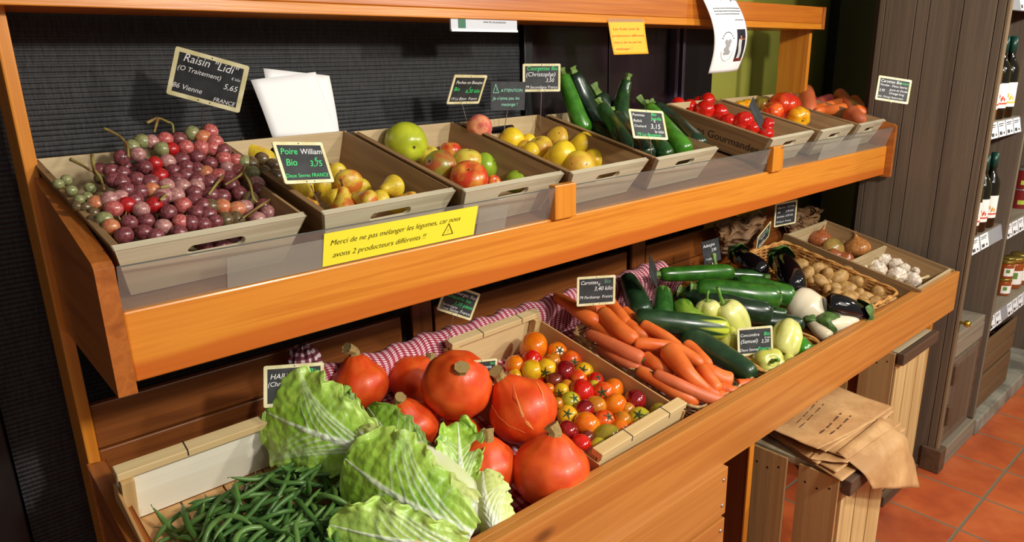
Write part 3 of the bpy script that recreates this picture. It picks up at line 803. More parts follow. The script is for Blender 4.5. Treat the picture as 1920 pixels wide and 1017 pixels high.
for i, (dx, y, lv, lab) in enumerate(((.02, .87, 0, 'dark red tin on the upper jar shelf, bottom of the first stack'), (.02, .87, 1, 'dark red tin on the upper jar shelf, top of the first stack'),
                                  (.105, .87, 0, 'dark red tin on the upper jar shelf, bottom of the farther stack'), (.105, .87, 1, 'dark red tin on the upper jar shelf, top of the farther stack'))):
    b = thing('tin_can', lab, 'tin', (xj+.035+dx, y, zs4+lv*.0915))
    MB().lathe([(0, 0), (.036, 0), (.036, .085), (0, .085)], 24).build('can_body', M['red_can'], b, smooth=False)
    MB().lathe([(.034, .0852), (.037, .0852), (.037, .091), (0, .091)], 24).build('lid', plain('silver_lid', S(190, 190, 190), .2, Metallic=.8) if i == 0 else bpy.data.materials['silver_lid'], b, smooth=True)
    arc_patch(.0366, math.radians(180), math.radians(320), .02, .04, 12).build('lime_band', M['lime'], b, smooth=True)
# two dark crates at the bottom of the second bay
M['old_slat'] = wood('old_dark_slat', S(120, 92, 58), S(84, 62, 40), 'X', 20, .7)
def low_side_crate(z, label):
    c_ = thing('bottle_crate', label, 'crate', (3.73, .99, z), group='old crates at the cabinet bottom')
    w2, d2 = .22, .18
    for sy in (-1, 1):
        for k in range(2): MB().box((-w2, sy*d2-.006, .012+k*.085), (w2, sy*d2+.006, .085+k*.085)).build('long_slat', M['old_slat'], c_, bevel=.002)
    for sx in (-1, 1): MB().box((sx*w2-.009, -d2-.002, .005), (sx*w2+.009, d2+.002, .175)).build('end_board', M['crate_bar'], c_, bevel=.003)
    MB().box((-w2+.01, -d2+.007, .005), (w2-.01, d2-.007, .012)).build('base', M['crate_bar'], c_)
    return c_
zc = FZ+.076
low_side_crate(zc, 'old slatted crate standing on the plinth, lower of the two')
low_side_crate(zc+.178, 'old slatted crate on top of the other, under the jars')
k = 0
for x_ in (3.60, 3.69, 3.78, 3.87):
    for y_ in (.90, 1.0):
        k += 1
        b = MB().lathe([(0, 0), (.03, 0), (.035, .02), (.035, .10), (.02, .145), (.014, .17), (.014, .20), (0, .20)], 16).build('wine_bottle', M['glass_dk'], smooth=True)
        b.location = (x_, y_, zc+.178+.0125)
        tag(b, 'dark glass bottle standing in the upper old crate under the jar shelf', 'bottle', 'bottles in the old crate')

# crates standing on end
def end_crate(fl, w, d, h, label, hang=False, rotz=0):
    # fl = front-left corner on the floor
    c_ = thing('fruit_crate', label, 'crate', fl, Matrix.Rotation(rotz, 3, 'Z'))
    for z in (.0, h-.022):
        MB().box((.008, .008, z), (w-.008, d, z+.022)).build('end_panel', M['crate_end'], c_, bevel=.002)
        for y in (-.018, d-.012): MB().box((-.002, y, z-.0 if z == 0 else z-.022), (w+.002, y+.024, z+.044 if z == 0 else z+.022)).build('end_rail', M['crate_bar'], c_, bevel=.003)
    sw = .4*d
    for k in range(2):
        y0 = .012+k*(d-.02-sw)
        MB().box((-.008, y0, .002), (.0, y0+sw, h-.004)).build('side_slat', M['crate_v2'], c_, bevel=.001)
        MB().box((w, y0, .002), (w+.008, y0+sw, h-.004)).build('side_slat', M['crate_v2'], c_, bevel=.001)
    fw = (w-.03)/3
    for k in range(3):
        x0 = .008+k*(fw+.007)
        MB().box((x0, .0062, .045), (x0+fw, .0078+.006, h-.045)).build('front_slat', M['crate_v'], c_, bevel=.001)
    nl = MB()
    for k in range(2):
        y0 = .012+k*(d-.02-sw)
        for yy, zz in ((.2, .02), (.5, .035), (.8, .03)):
            nl.lathe([(0, 0), (.0035, 0), (0, .001)], 8, Matrix.Translation((-.0082, y0+sw*yy, h-zz-.02)) @ Matrix.Rotation(-PI/2, 4, 'Y'))
    nl.build('nail', plain('nail_dark', S(40, 34, 30), .6), c_)
    return c_
zt_ = .575
p1 = atz(1598, 905, zt_)
end_crate((p1.x, p1.y+.018, FZ), .305, .27, zt_-FZ, 'upended slatted fruit crate in front, under the paper bags')
p2 = atz(1722, 888, FZ)
end_crate((p2.x-.345, p2.y+.02, FZ), .335, .29, zt_-FZ+.02, 'upended fruit crate with a dark top rail, standing next to the cabinet')

# brown paper bags piled on the front crate
t = NT('kraft_paper'); v = t.co()
c = t.ramp(t.noise(v, 9, 4, .6), [(.35, S(178, 132, 84)), (.65, S(212, 168, 114))])
t.base(c).set(Roughness=.6); t.bump(t.noise(v, 16, 4, .6, .8), .5, .006); M['kraft'] = t.m
def bag(name, corners, z0, lift, label, th=.0016, seed=0, droop=None):
    # corners: four ground-plan points
    a, b, c_, d_ = [Vector((p[0], p[1])) for p in corners]
    def fn(u, v_):
        p = (a*(1-u)+b*u)*(1-v_)+(d_*(1-u)+c_*u)*v_
        z = z0+lift*(u**3)*.6+lift*.4*((1-v_)**4)+.0035*noise.noise(Vector((u*3+seed, v_*3, seed)))
        if droop: z -= droop(u, v_)
        return (p.x, p.y, z)
    o = MB().grid(fn, 24, 24).build(name, M['kraft'], smooth=True, solid=th)
    return tag(o, label, 'paper bag', 'brown paper bags on the front crate')
def qz(px, py, z): p = atz(px-12, py+7, z); return (p.x, p.y)
zz = zt_+.004
specs = [ # px corners: near-left, near-right... (in order round the sheet)
    ([(1450, 808), (1590, 900), (1712, 800), (1560, 715)], 'flat brown paper bag at the bottom of the pile'),
    ([(1440, 800), (1580, 885), (1700, 790), (1540, 705)], 'flat brown paper bag second from the bottom of the pile'),
    ([(1452, 800), (1545, 868), (1655, 770), (1530, 715)], 'creased brown paper bag third from the bottom of the pile'),
    ([(1530, 855), (1600, 866), (1702, 790), (1620, 748)], 'brown paper bag with folded edges sticking out to the right of the pile'),
    ([(1450, 796), (1590, 852), (1690, 765), (1530, 705)], 'brown paper bag lying under the printed one'),
    ([(1455, 788), (1560, 845), (1688, 760), (1540, 700)], 'wide brown paper bag reaching towards the far crate'),
]
for i, (cs, lab) in enumerate(specs):
    z = zz+.0065*i
    bag('paper_bag', [qz(px, py, z) for px, py in cs], z, .006, lab, seed=i*2.3)
z = zz+.0065*6+.004
cs = [qz(px, py, z) for px, py in ((1450, 796), (1545, 842), (1654, 785), (1530, 730))]
top = bag('paper_bag', cs, z, .010, 'topmost brown paper bag printed with two lines of dark writing', seed=31)
# printed lines on the topmost bag
pm_ = plain('brown_print', S(92, 62, 36), .7)
a, b, c_, d_ = [Vector(p) for p in cs]
for (u0, v0, u1, v1, w_) in ((.72, .30, .60, .86, .005), (.84, .36, .72, .90, .0045), (.40, .25, .30, .9, .003), (.30, .3, .2, .9, .0025)):
    n_ = 13; mb = MB()
    for k in range(n_):
        if k % 4 == 3: continue
        for (f0, f1) in ((k/n_, (k+.85)/n_),):
            ps = []
            for f in (f0, f1):
                u, v_ = u0+(u1-u0)*f, v0+(v1-v0)*f
                p = (a*(1-u)+b*u)*(1-v_)+(d_*(1-u)+c_*u)*v_
                zq = z+.010*(u**3)*.6+.010*.4*((1-v_)**4)+.0035*noise.noise(Vector((u*3+31, v_*3, 31)))+.0016
                ps.append(Vector((p.x, p.y, zq)))
            dd = (ps[1]-ps[0]).normalized(); nn = Vector((-dd.y, dd.x, 0))*w_/2*(1+.3*math.sin(k*2.1))
            mb.add([ps[0]-nn, ps[1]-nn, ps[1]+nn, ps[0]+nn], [(0, 1, 2, 3)])
    mb.build('printed_writing', pm_, top)
# one bag hanging over the crate's front edge
z = zz-.001
A_ = Vector(aty(1548, 848, p1.y-.02)); 
def hangfn(u, v_):
    # u along the crate edge, v down the front
    if v_ < .3:                                     # the part still lying on the crate top
        f = v_/.3; return (p1.x+.045+u*.275, p1.y-.012+.075*(1-f)-.004*u*f, zt_+.008+.034*(1-f))
    v_ = (v_-.3)/.7
    x = p1.x+.045+u*.275; y = p1.y-.006-.018*math.sin(v_*1.3)-.03*u*v_+.003*noise.noise(Vector((u*3, v_*3, 9)))
    zz_ = zt_+.008-(.045+.105*u)*v_
    return (x+.02*v_, y-.004, zz_)
o = MB().grid(hangfn, 20, 16).build('paper_bag', M['kraft'], smooth=True, solid=.0015)
tag(o, 'brown paper bag hanging down over the front edge of the crate', 'paper bag', 'brown paper bags on the front crate')

# crumpled kraft bags behind the onions
def crumple(name, px, py, y, w_, h_, label, seed):
    c_ = aty(px, py, y)
    def fn(u, v_):
        a = 2*PI*u; r = 1+.28*noise.noise(Vector((math.cos(a)*1.6+seed, math.sin(a)*1.6, v_*2.5)))+.22*noise.noise(Vector((math.cos(a)*5, math.sin(a)*5+seed, v_*4)))*v_
        rr = (.55+.45*v_**.6)*r
        return c_+Vector((w_/2*rr*math.cos(a), .05*rr*math.sin(a)+.02*noise.noise(Vector((u*9, v_*9, seed))), h_*(v_-.5)+.03*v_*noise.noise(Vector((math.cos(a)*2, math.sin(a)*2, seed)))))
    o = MB().grid(fn, 64, 24).build(name, M['kraft_dk'], smooth=False, solid=.001)
    return tag(o, label, 'paper bag')
t = NT('kraft_crumpled'); v = t.co()
c = t.ramp(t.noise(v, 14, 4, .6), [(.35, S(92, 64, 40)), (.65, S(150, 112, 74))]); t.base(c).set(Roughness=.6); t.bump(t.noise(v, 45, 4, .6, .8), .8, .006); M['kraft_dk'] = t.m
crumple('crumpled_bag', 1385, 440, 1.40, .30, .12, 'crumpled brown paper bag standing behind the aubergines', 2)
crumple('crumpled_bag', 1505, 415, 1.43, .26, .09, 'crumpled brown paper bag lying open behind the onions', 5)
# ================================================================== SIGNS, NOTES AND PAPERS
def Rm(y, p, r): return Matrix.Rotation(y, 3, 'Z') @ Matrix.Rotation(p, 3, 'X') @ Matrix.Rotation(r, 3, 'Y')
def sign(spec, label, white=(), green=(), stake=None, frame=True, tri=False, depthk=1.0, pale=False, scr=()):
    x, y, z, w, h, ya, pi_, ro = spec
    C0 = CAM + (Vector((x, y, z))-CAM)*depthk; w *= depthk; h *= depthk
    s = thing('price_sign', label, 'price sign', C0, Rm(ya, pi_, ro), 'chalkboard price signs')
    th = .0025; fr = .0062*w/.105
    def rr(hw, hh, r, yy):
        pts = []
        for cx, cz, a0 in ((hw-r, hh-r, 0), (-hw+r, hh-r, PI/2), (-hw+r, -hh+r, PI), (hw-r, -hh+r, 1.5*PI)):
            for k in range(5): a = a0+PI/2*k/4; pts.append((cx+r*math.cos(a), yy, cz+r*math.sin(a)))
        return pts
    if frame:
        MB().prism(rr(w/2, h/2, .004, -th/2), (0, th, 0), [list(reversed([( -w/2+fr, -th/2, -h/2+fr), (w/2-fr, -th/2, -h/2+fr), (w/2-fr, -th/2, h/2-fr), (-w/2+fr, -th/2, h/2-fr)]))]).build('frame', M['frame'], s)
        MB().box((-w/2+fr, -th*.3, -h/2+fr), (w/2-fr, th*.3, h/2-fr)).build('slate', M['slate'], s)
    else:
        MB().box((-w/2, -th*.3, -h/2), (w/2, th*.3, h/2)).build('slate', M['slate'], s)
    fn = lambda a, b: (-w/2+a*w, -th*.3-.0003, -h/2+b*h)
    def sc(items): return [(t_, a*1.0, b, sz, *r_) for (t_, a, b, sz, *r_) in items]
    # text is laid out in units of the board width so it keeps its proportions
    fw = lambda a, b: (-w/2+a*w, -th*.3-.0003, -h/2+b*w)
    for w__ in white: letters('white_lettering', [w__], M['chalk_t'] if pale else M['chalk'], s, fw, thin=-.002, lim=.925)
    for w__ in green: letters('green_lettering', [w__], M['chalk_g'], s, fw, thin=.004, lim=.925)
    for ln in scr: strokes('chalk_drawing', [ln], .006, M['chalk_t'] if pale else M['chalk'], s, fw)
    d_ = MB()
    if frame:
        for a in (-.07, .09): d_.lathe([(0, 0), (.0014, 0), (0, .0008)], 8, Matrix.Translation((a*w, -th/2-.0001, -h/2+fr*.5)) @ Matrix.Rotation(PI/2, 4, 'X'))
    d_.lathe([(0, 0), (.0014, 0), (0, .0008)], 8, Matrix.Translation((0, -th/2-.0001, h/2-fr*.5)) @ Matrix.Rotation(PI/2, 4, 'X'))
    d_.build('pin', M['black'], s)
    if stake is not None:
        inv = s.matrix_world.inverted() if False else (Matrix.Translation(C0) @ Rm(ya, pi_, ro).to_4x4()).inverted()
        e = inv @ Vector(stake)
        MB().tube([(0, th*.4, -h*.1), (0, th*.6, -h/2-.002), e], .0011, 6).build('stake', M['steel'], s)
    return s
sign((0.4902,1.450,1.6078,0.1391,0.0927,-0.61,-0.15,0.30), 'large chalkboard sign reading Raisin Lidi, tilted above the red grapes',
     white=[('Raisin "Lidi"', .12, .50, .155), ('(O Traitement)', .07, .37, .095), ('5,65', .72, .27, .11), ('€ kilo', .80, .42, .06), ('86 Vienne', .05, .12, .10), ('FRANCE', .62, .07, .10)], stake=up(374, 300, .02))
sign((0.5625,1.220,1.4591,0.1091,0.0808,0.26,-0.46,0.12), 'chalkboard sign reading Poire William, leaning in the pear box',
     white=[('William', .48, .52, .16)], green=[('Poire', .09, .52, .155), ('Bio', .13, .32, .17), ('3,75', .60, .30, .15), ('€', .72, .39, .10), ('Deux Sevres FRANCE', .06, .11, .118)], stake=up(604, 395, .035))
sign((1.1394,1.470,1.5646,0.1112,0.0794,0.04,0.45,0.04), 'chalkboard sign reading Peches, slanted, second from the left behind the apples',
     white=[('Peches en Beaujeu', .11, .50, .115), ('19 Le Bizon  France', .08, .10, .10)], green=[('Bio', .10, .33, .13), ('6,30 kilo', .46, .28, .13), ('€', .55, .37, .08)], stake=(1.150, 1.485, 1.47))
sign((1.2693,1.460,1.5425,0.1005,0.0745,-0.30,0.04,0.03), 'frameless black sign with a warning triangle reading ATTENTION, above the yellow apples', frame=False, pale=True,
     white=[('ATTENTION', .28, .48, .125), ('Je n\'aime pas les', .06, .28, .118), ('mezange !', .30, .12, .118), ('!', .145, .49, .12)],
     scr=[[(.07, .46), (.14, .68), (.23, .46), (.07, .46)]], stake=(1.262, 1.475, 1.44))
sign((1.4138,1.480,1.5861,0.1099,0.0758,-0.49,-0.01,0.02), 'chalkboard sign reading Courgettes Bio, upright over the courgette box',
     white=[('(Christophe)', .08, .38, .15), ('3,50', .60, .24, .13), ('€', .70, .34, .09), ('79 Secondigny France', .06, .08, .10)], green=[('Courgettes Bio', .10, .53, .14)], stake=(1.415, 1.490, 1.44))
sign((1.4626,1.140,1.4680,0.1074,0.0796,-0.24,-0.48,0.12), 'chalkboard sign reading 3,15, staked at the front of the yellow apple box',
     white=[('Pommes', .08, .57, .10), ('Relick', .08, .42, .10), ('Clochard', .08, .29, .09), ('3,15', .54, .27, .17), ('€', .66, .43, .10), ('le kilo', .64, .16, .11)], green=[('Bio', .62, .60, .12), ('Jamilla', .60, .49, .12), ('79 Le Beugnon', .12, .07, .115)], stake=up(1222, 299, .088))
sign((2.1225,1.220,1.4546,0.0889,0.0635,0.18,-0.35,1.13), 'black sign seen almost edge-on among the red tomatoes', frame=False, stake=up(1440, 252, .05))
sign((2.9597,1.130,1.4959,0.1349,0.0930,-0.65,-0.20,0.17), 'chalkboard sign reading Carottes Bio at the far right, in front of the planks', depthk=.915,
     white=[('Carottes Bio', .08, .52, .12), ('Vendee - Deux Sevres', .08, .42, .09), ('Jaune du Doubs', .38, .31, .09), ('2,95', .07, .26, .10), ('Orange long', .38, .21, .09), ('kilo  Orange Rubrovitam', .07, .10, .075)], green=[('Christophe', .62, .53, .095)], stake=aty(1665, 228, 1.10))
sign((0.9787,1.330,1.0632,0.1004,0.0717,-0.20,-0.06,0.48), 'tilted chalkboard sign reading 3,30 piece, just under the upper fascia',
     white=[('Courges Bio', .28, .52, .125), ('Secondigny', .07, .17, .10), ('Deux Sevres', .07, .08, .10), ('France', .62, .10, .13)], green=[('Chiquette Bio', .12, .40, .125), ('3,30 piece', .38, .26, .15)], stake=aty(838, 650, 1.34))
sign((0.4540,1.120,1.0855,0.1057,0.0729,-0.15,-0.22,0.17), 'chalkboard sign reading Haricots, its lower half hidden by the cabbage', depthk=1.14,
     white=[('HARICOTS', .10, .46, .125), ('(Christophe)', .06, .34, .11), ('FRANCE', .5, .1, .1)], green=[('Bio', .74, .50, .15)], stake=(.53, 1.30, .85))
sign((0.8747,1.120,0.9754,0.0779,0.0557,-0.23,-0.09,0.13), 'chalkboard sign mostly hidden behind the pumpkins, beside the cherry tomatoes',
     white=[('Potimarrons', .12, .45, .14), ('4 kg', .6, .22, .14)], green=[('Bio', .1, .3, .14), ('bus', .78, .56, .14)], stake=low(900, 770, .02))
sign((1.3608,1.220,1.0285,0.1135,0.0811,-0.42,-0.09,0.05), 'chalkboard sign reading Carottes Bio, standing behind the heap of carrots',
     white=[('Carottes', .09, .52, .125), ('3,40 kilo', .44, .36, .14), ('€', .54, .47, .09), ('79 Parthenay  France', .06, .17, .105)], stake=low(1120, 620, .03))
letters('green_lettering', [('Bio', .70, .53, .13)], plain('dull_green_pen', S(96, 150, 120), .6), bpy.data.objects[[o.name for o in bpy.data.objects if o.name.startswith('price_sign')][-1]], lambda a, b: (-.1135/2+a*.1135, -.0025*.3-.0003, -.0811/2+b*.1135), thin=.0)
sign((1.6088,1.220,1.0319,0.0973,0.0695,0.50,-0.19,0.76), 'black sign seen edge-on, left of the topmost courgette', frame=False, stake=low(1230, 575, .03))
sign((2.0797,1.330,0.9821,0.0957,0.0797,-0.06,-0.22,-0.01), 'frameless dark sign reading Aubergine, behind the courgettes', frame=False,
     white=[('Aubergine', .06, .60, .16), ('3,90', .5, .4, .16), ('France', .1, .12, .14)], stake=low(1345, 560, .02))
sign((2.4083,1.320,0.9770,0.1105,0.0789,0.17,0.24,-0.45), 'narrow slanted chalkboard sign standing in the potato basket',
     white=[('Pommes de', .1, .48, .15), ('terre', .3, .34, .15), ('1,80 kilo', .1, .1, .15)], green=[('Bio', .7, .34, .15)], stake=low(1460, 520, .05))
sign((2.5837,1.330,1.0383,0.1058,0.0962,-0.36,0.07,-0.07), 'square chalkboard sign listing four prices, above the onions',
     white=[('Oignons  1,50 kilo', .10, .68, .105), ('Ail', .12, .51, .11), ('2,90 kilo', .50, .51, .10), ('Echalote  6,90 kilo', .10, .34, .10), ('79 Niort  France', .08, .14, .10)], stake=low(1490, 480, .03))
sign((1.7342,0.950,0.8528,0.1095,0.0811,-0.52,-0.23,0.02), 'chalkboard sign reading Concombre Bio, staked between the cucumber and pale peppers', 
     white=[('Concombre', .08, .50, .11), ('(Samuel)', .08, .33, .14), ('3,20', .66, .31, .13), ('€ kilo', .76, .42, .075), ('Deux Sevres', .06, .12, .10)], green=[('Bio', .74, .50, .13), ('France', .56, .12, .13)], stake=low(1417, 712, .06))

# yellow handwritten notice on the acrylic strip
pa_ = aty(607, 440, UY-.014); pb_ = aty(896, 391, UY-.014)
xa, xb = pa_.x, pb_.x; zt0 = uz1+.003; zt1 = uz1+.066
n1 = thing('yellow_notice', 'long bright yellow handwritten notice taped to the front of the upper tray', 'notice', (0, 0, 0))
def nf(a, b):       # a 0..1 along, b 0..1 up; lies against the leaning strip
    zq = zt0+(zt1-zt0)*b; f = (zq-uz1)/.072
    return Vector((xa+(xb-xa)*a, UY+.006-.022*f-.0012, zq))
MB().grid(lambda u, v_: nf(u, v_), 12, 2).build('sheet', plain('bright_yellow_paper', S(246, 240, 60), .6), n1, solid=.0005)
Wn = xb-xa; Hn = zt1-zt0
nt_ = lambda a, b: nf(a/Wn, b/Hn)+Vector((0, -.0011, 0))
letters('handwriting', [('Merci de ne pas mélanger les légumes, car nous', .012, .0385, .0148), ('avons 2 producteurs différents !!', .018, .0145, .0150), ('!', .268, .0165, .010)], M['ink'], n1, nt_, thin=-.008, shear=.25)
strokes('warning_triangle', [[(.258, .013), (.270, .036), (.283, .013), (.258, .013)]], .0007, M['ink'], n1, nt_)
# orange-yellow note taped to the top rail
yr_ = yr-.004
c4 = [aty(px, py, yr_-.0) for px, py in ((1148, 103), (1213, 101), (1208, 40), (1140, 40))]
n2 = thing('orange_note', 'small orange-yellow handwritten note taped under the top rail', 'note', (0, 0, 0))
def of(u, v_):
    p = (c4[0]*(1-u)+c4[1]*u)*(1-v_)+(c4[3]*(1-u)+c4[2]*u)*v_
    return p+Vector((0, -.006*(1-v_)**2-.003*math.sin(u*3)*(1-v_), 0))
MB().grid(of, 12, 10).build('sheet', plain('orange_yellow_paper', S(252, 190, 52), .6), n2, smooth=True, solid=.0005)
lw = (c4[1]-c4[0]).length
letters('handwriting', [('Les fruits sont de', .09, .74, .105), ('producteurs differents', .05, .54, .098), ('merci de ne pas les', .06, .34, .10), ('melanger !', .08, .14, .105)], M['ink_r'], n2, lambda a, b: of(a, b)+Vector((0, -.0012, 0)), thin=-.006)
MB().grid(lambda u, v_: of(u*.98, .97+.10*v_)+Vector((0, -.0008, 0)), 10, 2).build('clear_tape', M['frost'], n2)
# printed white sheet curling off the rail
n3 = thing('printed_sheet', 'curling white printed sheet with a small photo, hanging on the top rail', 'poster', (0, 0, 0))
def sf(u, v_):      # v up
    zq0, zq1 = 1.580, 1.835
    xl_ = 2.085-.050*v_**1.0+.010*math.sin(PI*v_); xw = .176+.020*math.sin(PI*v_*.9)
    # the sheet bows out in its middle
    y = 1.400-.030*math.sin(PI*min(1, v_*1.05))*1.0-.016*math.sin(PI*u)-.012*(1-v_)
    return Vector((xl_+xw*u, y-.004, zq0+(zq1-zq0)*v_+.006*u))
MB().grid(sf, 16, 24).build('sheet', M['paper'], n3, smooth=True, solid=.0005)
off = Vector((0, -.0014, 0))
fs_ = lambda a, b: sf(a, b)+off
letters('printed_title', [('vive, refrigerée', .16, .89, .135)], M['ink_k'], n3, lambda a, b: fs_(a, .89+(b-.89)*.6), shear=0)
tl = MB()
def line(u0, u1, v0, hgt=.010):
    x_ = u0
    while x_ < u1:
        w_ = rnd.uniform(.02, .06); e_ = min(x_+w_, u1)
        tl.add([fs_(x_, v0), fs_(e_, v0), fs_(e_, v0+hgt), fs_(x_, v0+hgt)], [(0, 1, 2, 3)]); x_ = e_+.012
for (a, b, c_) in ((.12, .92, .785), (.12, .92, .75), (.12, .82, .715), (.56, .92, .64)): line(a, b, c_)
tl.build('printed_lines', M['ink_k'], n3)
ph = MB().grid(lambda u, v_: fs_(.56+.34*u, .13+.40*v_), 6, 8).build('photo', plain('dark_photo', S(40, 40, 52), .3), n3)
MB().grid(lambda u, v_: fs_(.62+.12*u+.02*math.sin(v_*6), .17+.24*v_)+Vector((0, -.0004, 0)), 4, 8).build('photo_apron', plain('photo_white', S(210, 208, 205), .4), ph)
MB().grid(lambda u, v_: fs_(.66+.07*u, .40+.05*v_)+Vector((0, -.0004, 0)), 4, 4).build('photo_face', plain('photo_skin', S(176, 112, 84), .4), ph)
MB().grid(lambda u, v_: fs_(.57+.32*u, .135+.04*v_)+Vector((0, -.0004, 0)), 4, 2).build('photo_floor', plain('photo_red', S(110, 40, 26), .4), ph)
MB().grid(lambda u, v_: fs_(.72+.16*u, .40+.012*v_)+Vector((0, -.0004, 0)), 4, 2).build('photo_shelf', plain('photo_orange', S(180, 100, 50), .4), ph)
lg = MB()
for k in range(9):
    a = math.radians(25+130*k/8); u_, v__ = .31+.145*math.cos(a), .37+.13*math.sin(a)
    lg.add([fs_(u_-.014, v__-.006), fs_(u_+.014, v__-.006), fs_(u_+.014, v__+.006), fs_(u_-.014, v__+.006)], [(0, 1, 2, 3)])
lg.build('emblem_arc', M['ink_k'], n3)
lg = MB()
for (cu, cv, ru, rv) in ((.27, .38, .035, .03), (.35, .385, .035, .03), (.31, .34, .05, .035), (.28, .29, .06, .035), (.33, .25, .05, .03), (.26, .24, .04, .02)):
    ps = [fs_(cu+ru*math.cos(2*PI*k/14), cv+rv*math.sin(2*PI*k/14)) for k in range(14)]
    lg.add(ps, [tuple(range(14))])
lg.build('leaf_emblem', plain('emblem_grey', S(160, 160, 160), .6), n3)
lg = MB()
for k in range(30):
    a0, a1 = PI+PI*1.0*k/30, PI+PI*(k+1)/30
    r0, r1 = 1, .93
    f = lambda a, r: fs_(.31+.15*r*math.cos(a), .27+.13*r*math.sin(a))
    lg.add([f(a0, r0), f(a1, r0), f(a1, r1), f(a0, r1)], [(0, 1, 2, 3)])
lg.build('emblem_ring', plain('emblem_pale', S(200, 200, 200), .6), n3)
# blank white sheets tucked behind the pear box
ps = thing('blank_sheets', 'blank white paper sheets tucked behind the pear box', 'paper', (0, 0, 0), group=None)
for k, (cs_, yy) in enumerate((([(515, 262), (638, 262), (622, 142), (498, 128)], 1.540), ([(512, 262), (635, 262), (596, 135), (474, 150)], 1.530))):
    q_ = [aty(px, py, yy) for px, py in cs_]
    MB().grid(lambda u, v_: (q_[0]*(1-u)+q_[1]*u)*(1-v_)+(q_[3]*(1-u)+q_[2]*u)*v_+Vector((0, .012*v_*v_, 0)), 8, 8).build('sheet', M['paper'], ps, smooth=True, solid=.0008)
# white plastic label holder clipped under the top rail
q0 = aty(845, 36, yr+.004); q1 = aty(970, 60, yr+.004)
lh = thing('label_holder', 'white plastic label holder with a green square, clipped under the top rail', 'label holder', (0, 0, 0))
MB().box((q0.x, yr+.004, q1.z), (q1.x, yr+.010, rz-.0005)).build('holder', plain('pale_grey_plastic', S(200, 204, 212), .35), lh, bevel=.001)
MB().box((q0.x, yr+.0015, q1.z-.001), (q1.x, yr+.0042, q1.z+.004)).build('lip', M['paper'], lh)
MB().box((q0.x+.022, yr+.0030, q1.z+.007), (q0.x+.044, yr+.0039, rz-.001)).build('green_square', plain('label_green', S(30, 104, 74), .5), lh)
letters('small_print', [('www bio du producteur', q0.x+.10, q1.z+.020, .0075)], M['ink_k'], lh, lambda a, b: (a, yr+.0034, b), shear=0)
# ================================================================== PRODUCE
ORD = ['first', 'second', 'third', 'fourth', 'fifth', 'sixth', 'seventh', 'eighth', 'ninth', 'tenth', 'eleventh', 'twelfth', 'thirteenth', 'fourteenth', 'fifteenth', 'sixteenth', 'seventeenth', 'eighteenth', 'nineteenth', 'twentieth', 'twenty-first', 'twenty-second', 'twenty-third', 'twenty-fourth', 'twenty-fifth', 'twenty-sixth', 'twenty-seventh', 'twenty-eighth', 'twenty-ninth', 'thirtieth', 'thirty-first', 'thirty-second', 'thirty-third', 'thirty-fourth', 'thirty-fifth', 'thirty-sixth', 'thirty-seventh', 'thirty-eighth', 'thirty-ninth', 'fortieth', 'forty-first', 'forty-second']
def solve(px, py, tray, heap):
    p = tray(px, py, .06)
    for _ in range(6): p = tray(px, py, heap(p.x, p.y))
    return p
# ---- materials
M['stem_g'] = skin('green_stem', S(120, 150, 70), S(84, 110, 46), 40, .6)
M['stem_b'] = skin('brown_stem', S(104, 74, 44), S(70, 48, 28), 60, .7)
M['cork'] = skin('corky_pumpkin_stem', S(206, 176, 110), S(130, 104, 56), 90, .8, bumpy=.8, bs=120, stretch=(1, 1, .25))
M['calyx'] = skin('dark_calyx', S(60, 84, 30), S(40, 56, 20), 60, .6)
# ---- unit shapes
def me_apple(n=28, dim=.22, low_=.12, asp=.92, taper=.12):
    pr = []
    for i in range(19):
        t_ = i/18; a = -PI/2+PI*t_
        r = math.cos(a)**.86; z = math.sin(a)*asp
        r *= 1+taper*math.sin(a)
        z -= dim*max(0, 1-r/.42)**2 if a > 0 else 0
        z += low_*max(0, 1-r/.35)**2 if a < 0 else 0
        pr.append((max(r, 0) if 0 < i < 18 else 0, z))
    return pr
def mesh_lathe(pr, n=28, rfn=None): return MB().lathe(pr, n, rfn=rfn).mesh('m', True)
_cache = {}
def get(key, fn, mat):
    k = (key, mat.name)
    if k not in _cache:
        me = fn(); me.materials.append(mat); _cache[k] = me
    return _cache[k]
def place(name, label, cat, p, r, axis, parts, group=None, spin=None, sc=(1, 1, 1)):
    # parts: list of (child name, key, mesh function, material)
    o = thing(name, label, cat, p, None, group)
    Q = align(axis, rnd.uniform(0, 6.28) if spin is None else spin)
    o.matrix_world = Matrix.Translation(p) @ Q.to_4x4() @ Matrix.Diagonal((r*sc[0], r*sc[1], r*sc[2], 1))
    for (cn, key, fn, mat) in parts: link(cn, get(key, fn, mat), o)
    return o
def f_stem(h=.35, r=.035, bend=.12, z=.62):
    def f():
        m_ = MB().tube([(0, 0, z), (bend*.3, 0, z+h*.5), (bend, 0, z+h)], [r, r*.8, r*1.15], 8).mesh('m', True); return m_
    return f
